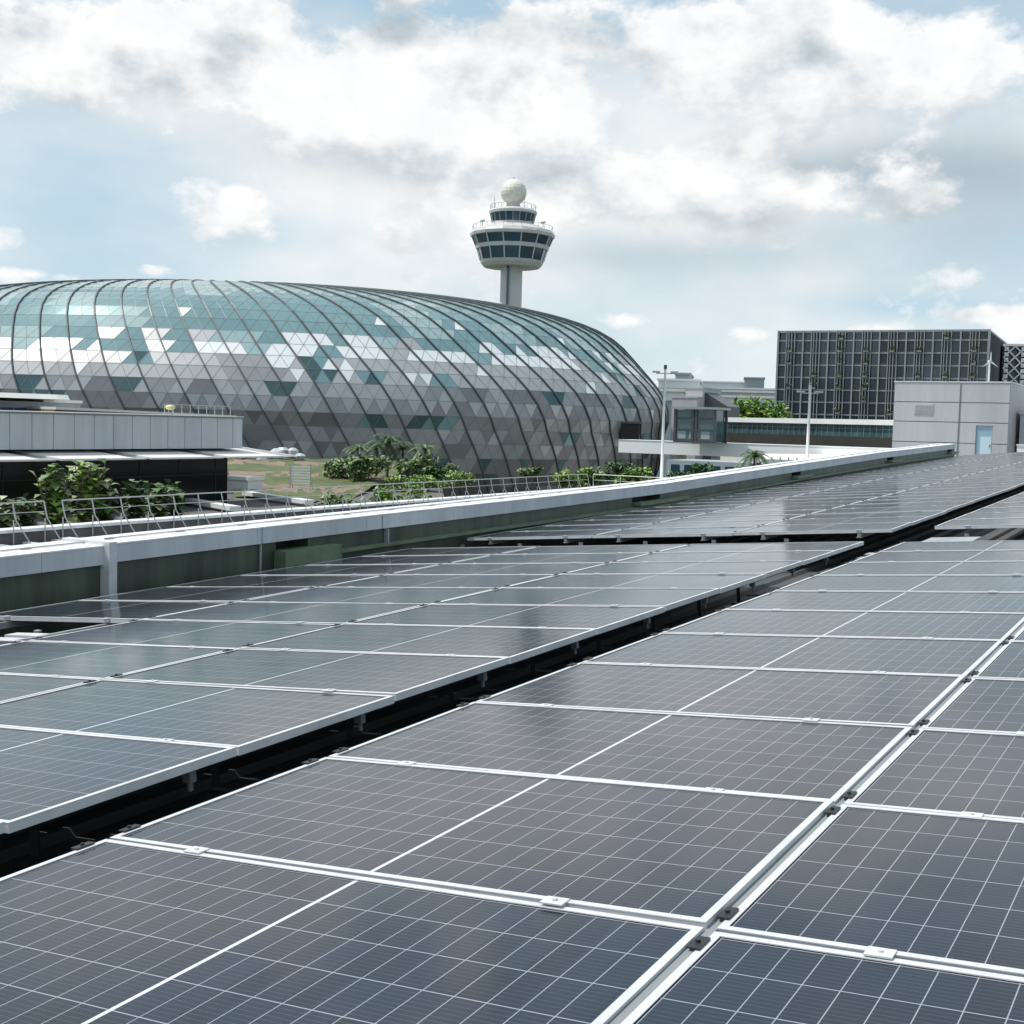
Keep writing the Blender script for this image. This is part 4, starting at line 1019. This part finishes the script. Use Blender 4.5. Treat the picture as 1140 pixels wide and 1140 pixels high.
# ---------------------------------------------------------------- long glazed link building
lf_ = Face(at(993, 480, 172), -29.3); l0 = lf_.sz(795, 475)[0]; lz = [lf_.sz(993, y)[1] for y in (467.5, 473.5, 487.5, 500.5)]
if 0: print('link', l0, lz)
link = thing('link_building', 'long low building with white eave, glass band and brown base', 'building', loc=tuple(lf_.pt(0, 0, GZ)))
lo, hi_ = min(l0, -2), max(l0, 8)
b = MB(); lf_.box(b, -2, hi_, lz[1], lz[0], -8, .5); sub(b, 'white_eave', 'white_paint', link)
b = MB(); lf_.box(b, -2, hi_, lz[2], lz[1] - .005, -7.5, 0); sub(b, 'glass_band', 'tealglass', link)
b = MB()
for i in range(34):
    a = -2 + i * (hi_ + 2) / 34; lf_.box(b, a, a + .06, lz[2], lz[1] - .01, .002, .06)
lf_.box(b, -2, hi_, (lz[1] + lz[2]) / 2 + .25, (lz[1] + lz[2]) / 2 + .3, .003, .05)
sub(b, 'mullions', 'hotel_metal', link)
b = MB(); lf_.box(b, -2, hi_, lz[3], lz[2] - .005, -7.6, .1); sub(b, 'brown_base', 'brown', link)
b = MB(); lf_.box(b, -2, hi_, GZ, lz[3] - .01, -7.4, 0); sub(b, 'lower_wall', 'off_white', link)

# ---------------------------------------------------------------- elevated white bridge
br0 = at(690, 495, 178); bfz = Face(br0, 120.5)
zt0 = bfz.sz(700, 490.5)[1]; zb0_ = bfz.sz(700, 502.5)[1]; sE = bfz.sz(1020, 500)[0]
if 0: print('bridge', zt0, zb0_, sE, bfz.sz(840, 493.5)[1], bfz.sz(830, 512)[1], bfz.sz(1000, 505)[1])
brd = thing('footbridge', 'white elevated walkway running from the dome opening to the right', 'bridge', loc=tuple(bfz.pt(0, 0, GZ)))
b = MB(); bfz.box(b, -.2, sE, zb0_ - .2, zt0 + .05, -4.5, 0); sub(b, 'bridge_deck', 'bridge_white', brd)
b = MB(); bfz.box(b, -.2, sE, zt0 + .055, zt0 + .12, -4.5, .06); sub(b, 'bridge_edge', 'white_paint', brd)
for px in (752, 790):
    a = bfz.sz(px, 510)[0]; b = MB(); bfz.box(b, a - .45, a + .45, GZ, zb0_ - .005, -2.8, -1.6); sub(b, 'pier', 'concrete', brd)
# broad white roof in front of it
ww = [pz(850, 511, -3.1), pz(1010, 516, -3.1), pz(1010, 507, -3.1), pz(850, 505, -3.1)]
b = MB(); b.hexa([p - V((0, 0, .5)) for p in ww] + ww); t = thing('white_canopy', 'broad flat white roof behind the green wall, right of the palm', 'canopy', loc=(ww[0].x, ww[0].y, -3.6)); sub(b, 'roof_slab', 'off_white', t)
b = MB()
for k in range(18):
    p = ww[0] * (1 - k / 17) + ww[1] * (k / 17); b.bar(V((p.x, p.y, -3.09)), V((p.x, p.y, -2.85)), .12)
sub(b, 'edge_posts', 'galv', t)
b = MB(); c_ = (ww[0] + ww[1] + ww[2] + ww[3]) / 4; b.bar(V((c_.x, c_.y, GZ)), V((c_.x, c_.y, -3.62)), 1.0); sub(b, 'column', 'concrete', t)
# structures under the bridge
uf = Face(at(740, 515, 150), 119.9)
uc = thing('under_bridge_block', 'shaded grey service building beneath the white walkway', 'building', loc=tuple(uf.pt(0, 0, GZ)))
ua = uf.sz(742, 515)[0]; ub_ = uf.sz(860, 515)[0]; b = MB(); uf.box(b, ua, ub_, GZ, -4.0, -8, 0); sub(b, 'wall', 'far_grey', uc)
b = MB()
for k in range(9): uf.box(b, ua + .6 + k * 1.7, ua + 1.7 + k * 1.7, -6.4, -4.5, .004, .05)
sub(b, 'windows', 'blueglass', uc)
# glass lift tower on the bridge
gf = Face(at(750, 470, 168), 119.9); g1 = gf.sz(797, 470)[0]; gz1 = gf.sz(770, 453)[1]; gz0 = zt0 + .1
lift = thing('lift_tower', 'dark framed glass lift tower standing at the white walkway', 'lift tower', loc=tuple(gf.pt(0, 0, gz0)))
b = MB(); gf.box(b, .3, g1 - .3, gz0, gz1 - .4, -4, -.2); sub(b, 'glass_box', 'tealglass', lift)
b = MB()
for a in (0, g1 * .42, g1 * .5, g1 - .35):
    for w in (-4.2, 0): gf.box(b, a, a + .35, gz0, gz1 - .31, w - .3, w)
for z in (gz0 + .1, gz0 + 1.6, gz1 - 1.6): gf.box(b, .36, g1 - .36, z, z + .2, -.15, -.02)
sub(b, 'steel_frame', 'hotel_dark', lift)
b = MB(); gf.box(b, -.3, g1 + .3, gz1 - .3, gz1, -4.6, .3); sub(b, 'roof', 'hotel_metal', lift)
b = MB(); 
for k in range(3): gf.box(b, .5 + k * 1.7, 1.7 + k * 1.7, gz0 + .5, gz0 + 1.5, -.19, -.16)
sub(b, 'notice_panels', 'far_grey', lift)
# stepped grey building behind the lift
sf = Face(at(748, 450, 215), 119.9)
stp_ = thing('stepped_block', 'grey stepped concrete building between dome and far terminal', 'building', loc=tuple(sf.pt(0, 0, GZ)))
for k, (xa, xb, yt, dd_) in enumerate(((748, 776, 443, 0), (758, 777, 432, -2))):
    a0 = sf.sz(xa, 450)[0]; a1 = sf.sz(xb, 450)[0]; z1 = sf.sz(760, yt)[1]; b = MB(); sf.box(b, a0, a1, GZ, z1, -9 + dd_, dd_ - .01 * k); sub(b, 'volume', 'box_grey', stp_)
    b = MB(); sf.box(b, a0 - .1, a1 + .1, z1 + .002, z1 + .3, -9 + dd_, dd_ + .1); sub(b, 'coping', 'clad_grey', stp_)
a0 = sf.sz(777, 450)[0]; a1 = sf.sz(803, 455)[0]; z1 = sf.sz(777, 436)[1]; z2 = sf.sz(803, 452)[1]
b = MB(); b.hexa([sf.pt(a0, -3, GZ), sf.pt(a1, -3, GZ), sf.pt(a1, -9, GZ), sf.pt(a0, -9, GZ), sf.pt(a0, -3, z1), sf.pt(a1, -3, z2), sf.pt(a1, -9, z2), sf.pt(a0, -9, z1)]); sub(b, 'sloped_roof', 'hotel_dark', stp_)

# far terminal: long white roofs
def longblock(name, label, xa, xb, yt, yb, Y, mats, cat='building', az=100, depth=40, stripe=None):
    f_ = Face(at((xa + xb) / 2, yt, Y), az); a0 = f_.sz(xa, yt)[0]; a1 = f_.sz(xb, yt)[0]; z1 = f_.sz((xa + xb) / 2, yt)[1]; z0 = f_.sz((xa + xb) / 2, yb)[1]
    t = thing(name, label, cat, loc=tuple(f_.pt(a0, 0, GZ))); b = MB(); f_.box(b, a0, a1, z0, z1, -depth, 0); sub(b, 'upper_wall', mats[0], t)
    b = MB(); f_.box(b, a0 + .1, a1 - .1, GZ, z0 - .01, -depth + 1, -.4); sub(b, 'lower_wall', mats[1], t)
    b = MB(); f_.box(b, a0 - .5, a1 + .5, z1 + .01, z1 + .8, -depth, .8); sub(b, 'roof_edge', mats[2], t)
    n = int((a1 - a0) / 6); b = MB()
    for i in range(n): f_.box(b, a0 + i * 6 + 1, a0 + i * 6 + 4.6, z0 - 3.4, z0 - .8, -.39, -.2)
    sub(b, 'windows', 'far_grey', t); return t
longblock('far_terminal', 'farthest long white terminal roof on the horizon', 772, 838, 426, 433, 760, ('far_white', 'far_grey', 'far_white'), depth=60)
longblock('far_terminal', 'pale grey-blue block at the right end of the farthest terminal', 829, 851, 421.5, 433, 740, ('far_grey', 'far_grey', 'far_grey'))
longblock('far_terminal', 'long white terminal roof in front of the farthest one', 742, 868, 433, 436, 620, ('far_white', 'far_grey', 'far_white'))
longblock('far_terminal', 'cream banded terminal roof above the trees', 776, 872, 437, 441, 520, ('far_cream', 'far_white', 'far_white'))
longblock('far_terminal', 'white sloping terminal wall just above the trees', 784, 875, 443, 452, 440, ('far_white', 'far_grey', 'far_white'))
longblock('far_terminal', 'bright white curved roof right of the dome edge', 735, 760, 436, 446, 330, ('white_paint', 'far_grey', 'white_paint'))
longblock('far_terminal', 'small grey rooftop plant block above the dome edge', 752, 768, 417, 424, 540, ('far_grey', 'far_grey', 'far_grey'))
longblock('far_terminal', 'white building strip below the small grey rooftop block', 733, 778, 424, 432, 480, ('far_white', 'far_grey', 'far_white'))

# trees beyond the link building
def tree(px, Y, ztop, w, seed, label, mats, n=2600):
    rng = random.Random(seed); p = at(px, 460, Y); h = ztop - GZ
    t = thing('broadleaf_tree', label, 'tree', 'trees beyond the glazed link building', loc=(p.x, p.y, GZ))
    b = leafmesh(rng, 0, 0, h * .74, w / 2, w / 2, h * .26, n, .75, len(mats)); b.build('crown', mats, t)
    b = MB(); b.cyl((0, 0, 0), (0, 0, h * .55), .6, .35, n=8)
    for k in range(6):
        a_ = k * 1.05; b.cyl((0, 0, h * .5), (cos(a_) * w * .3, sin(a_) * w * .3, h * .8), .25, .08, n=6)
    b.build('trunk', 'trunk', t)
LT = ['leaf_bright', 'leaf', 'leaf_bright']
for k, (px, yt, w, lb) in enumerate(((806, 453, 9, 'low green tree beside the stepped grey building'), (822, 449, 10, 'green tree left of the tallest tree'), (840, 441.5, 14, 'tallest rounded bright green tree beside the dark hotel'), (858, 446, 10, 'green tree touching the left edge of the hotel'))):
    tree(px, 262 + 3 * k, at(px, yt, 262 + 3 * k).z, w, 40 + k, lb, LT)
for k, (px, yt, lb) in enumerate(((868, 461, 'low tree top at the foot of the hotel'), (790, 457, 'small tree top left of the green trees'))):
    tree(px, 250, at(px, yt, 250).z, 8, 60 + k, lb, LT, 1200)

# ---------------------------------------------------------------- light poles
def lightpole(px, py0, py1, Y, label, red):
    p = at(px, py1, Y); zt_ = at(px + 2, py0, Y).z; t = thing('light_pole', label, 'light pole', 'tall light poles', loc=(p.x, p.y, p.z - 1.0))
    h = zt_ - p.z + 1.0
    b = MB(); b.cyl((0, 0, 0), (0, 0, h), .14, .09, n=10); b.build('pole', 'white_paint', t, True)
    b = MB(); b.bar((-.75, 0, h - .35), (.75, 0, h - .35), .08); b.build('cross_arm', 'galv', t)
    for s_ in (-1, 1):
        b = MB(); b.box((s_ * .75 - .3, -.25, h - .30), (s_ * .75 + .3, .25, h - .16)); b.build('lamp_head', 'galv', t)
    b = MB(); b.cyl((0, 0, h), (0, 0, h + .35), .13, n=8); b.build('beacon', red, t)
lightpole(736.5, 411, 530, 104, 'tall white light pole with a cross arm beside the dome edge', 'brown')
lightpole(899, 433, 500, 104, 'shorter white light pole in front of the dark hotel', 'galv')
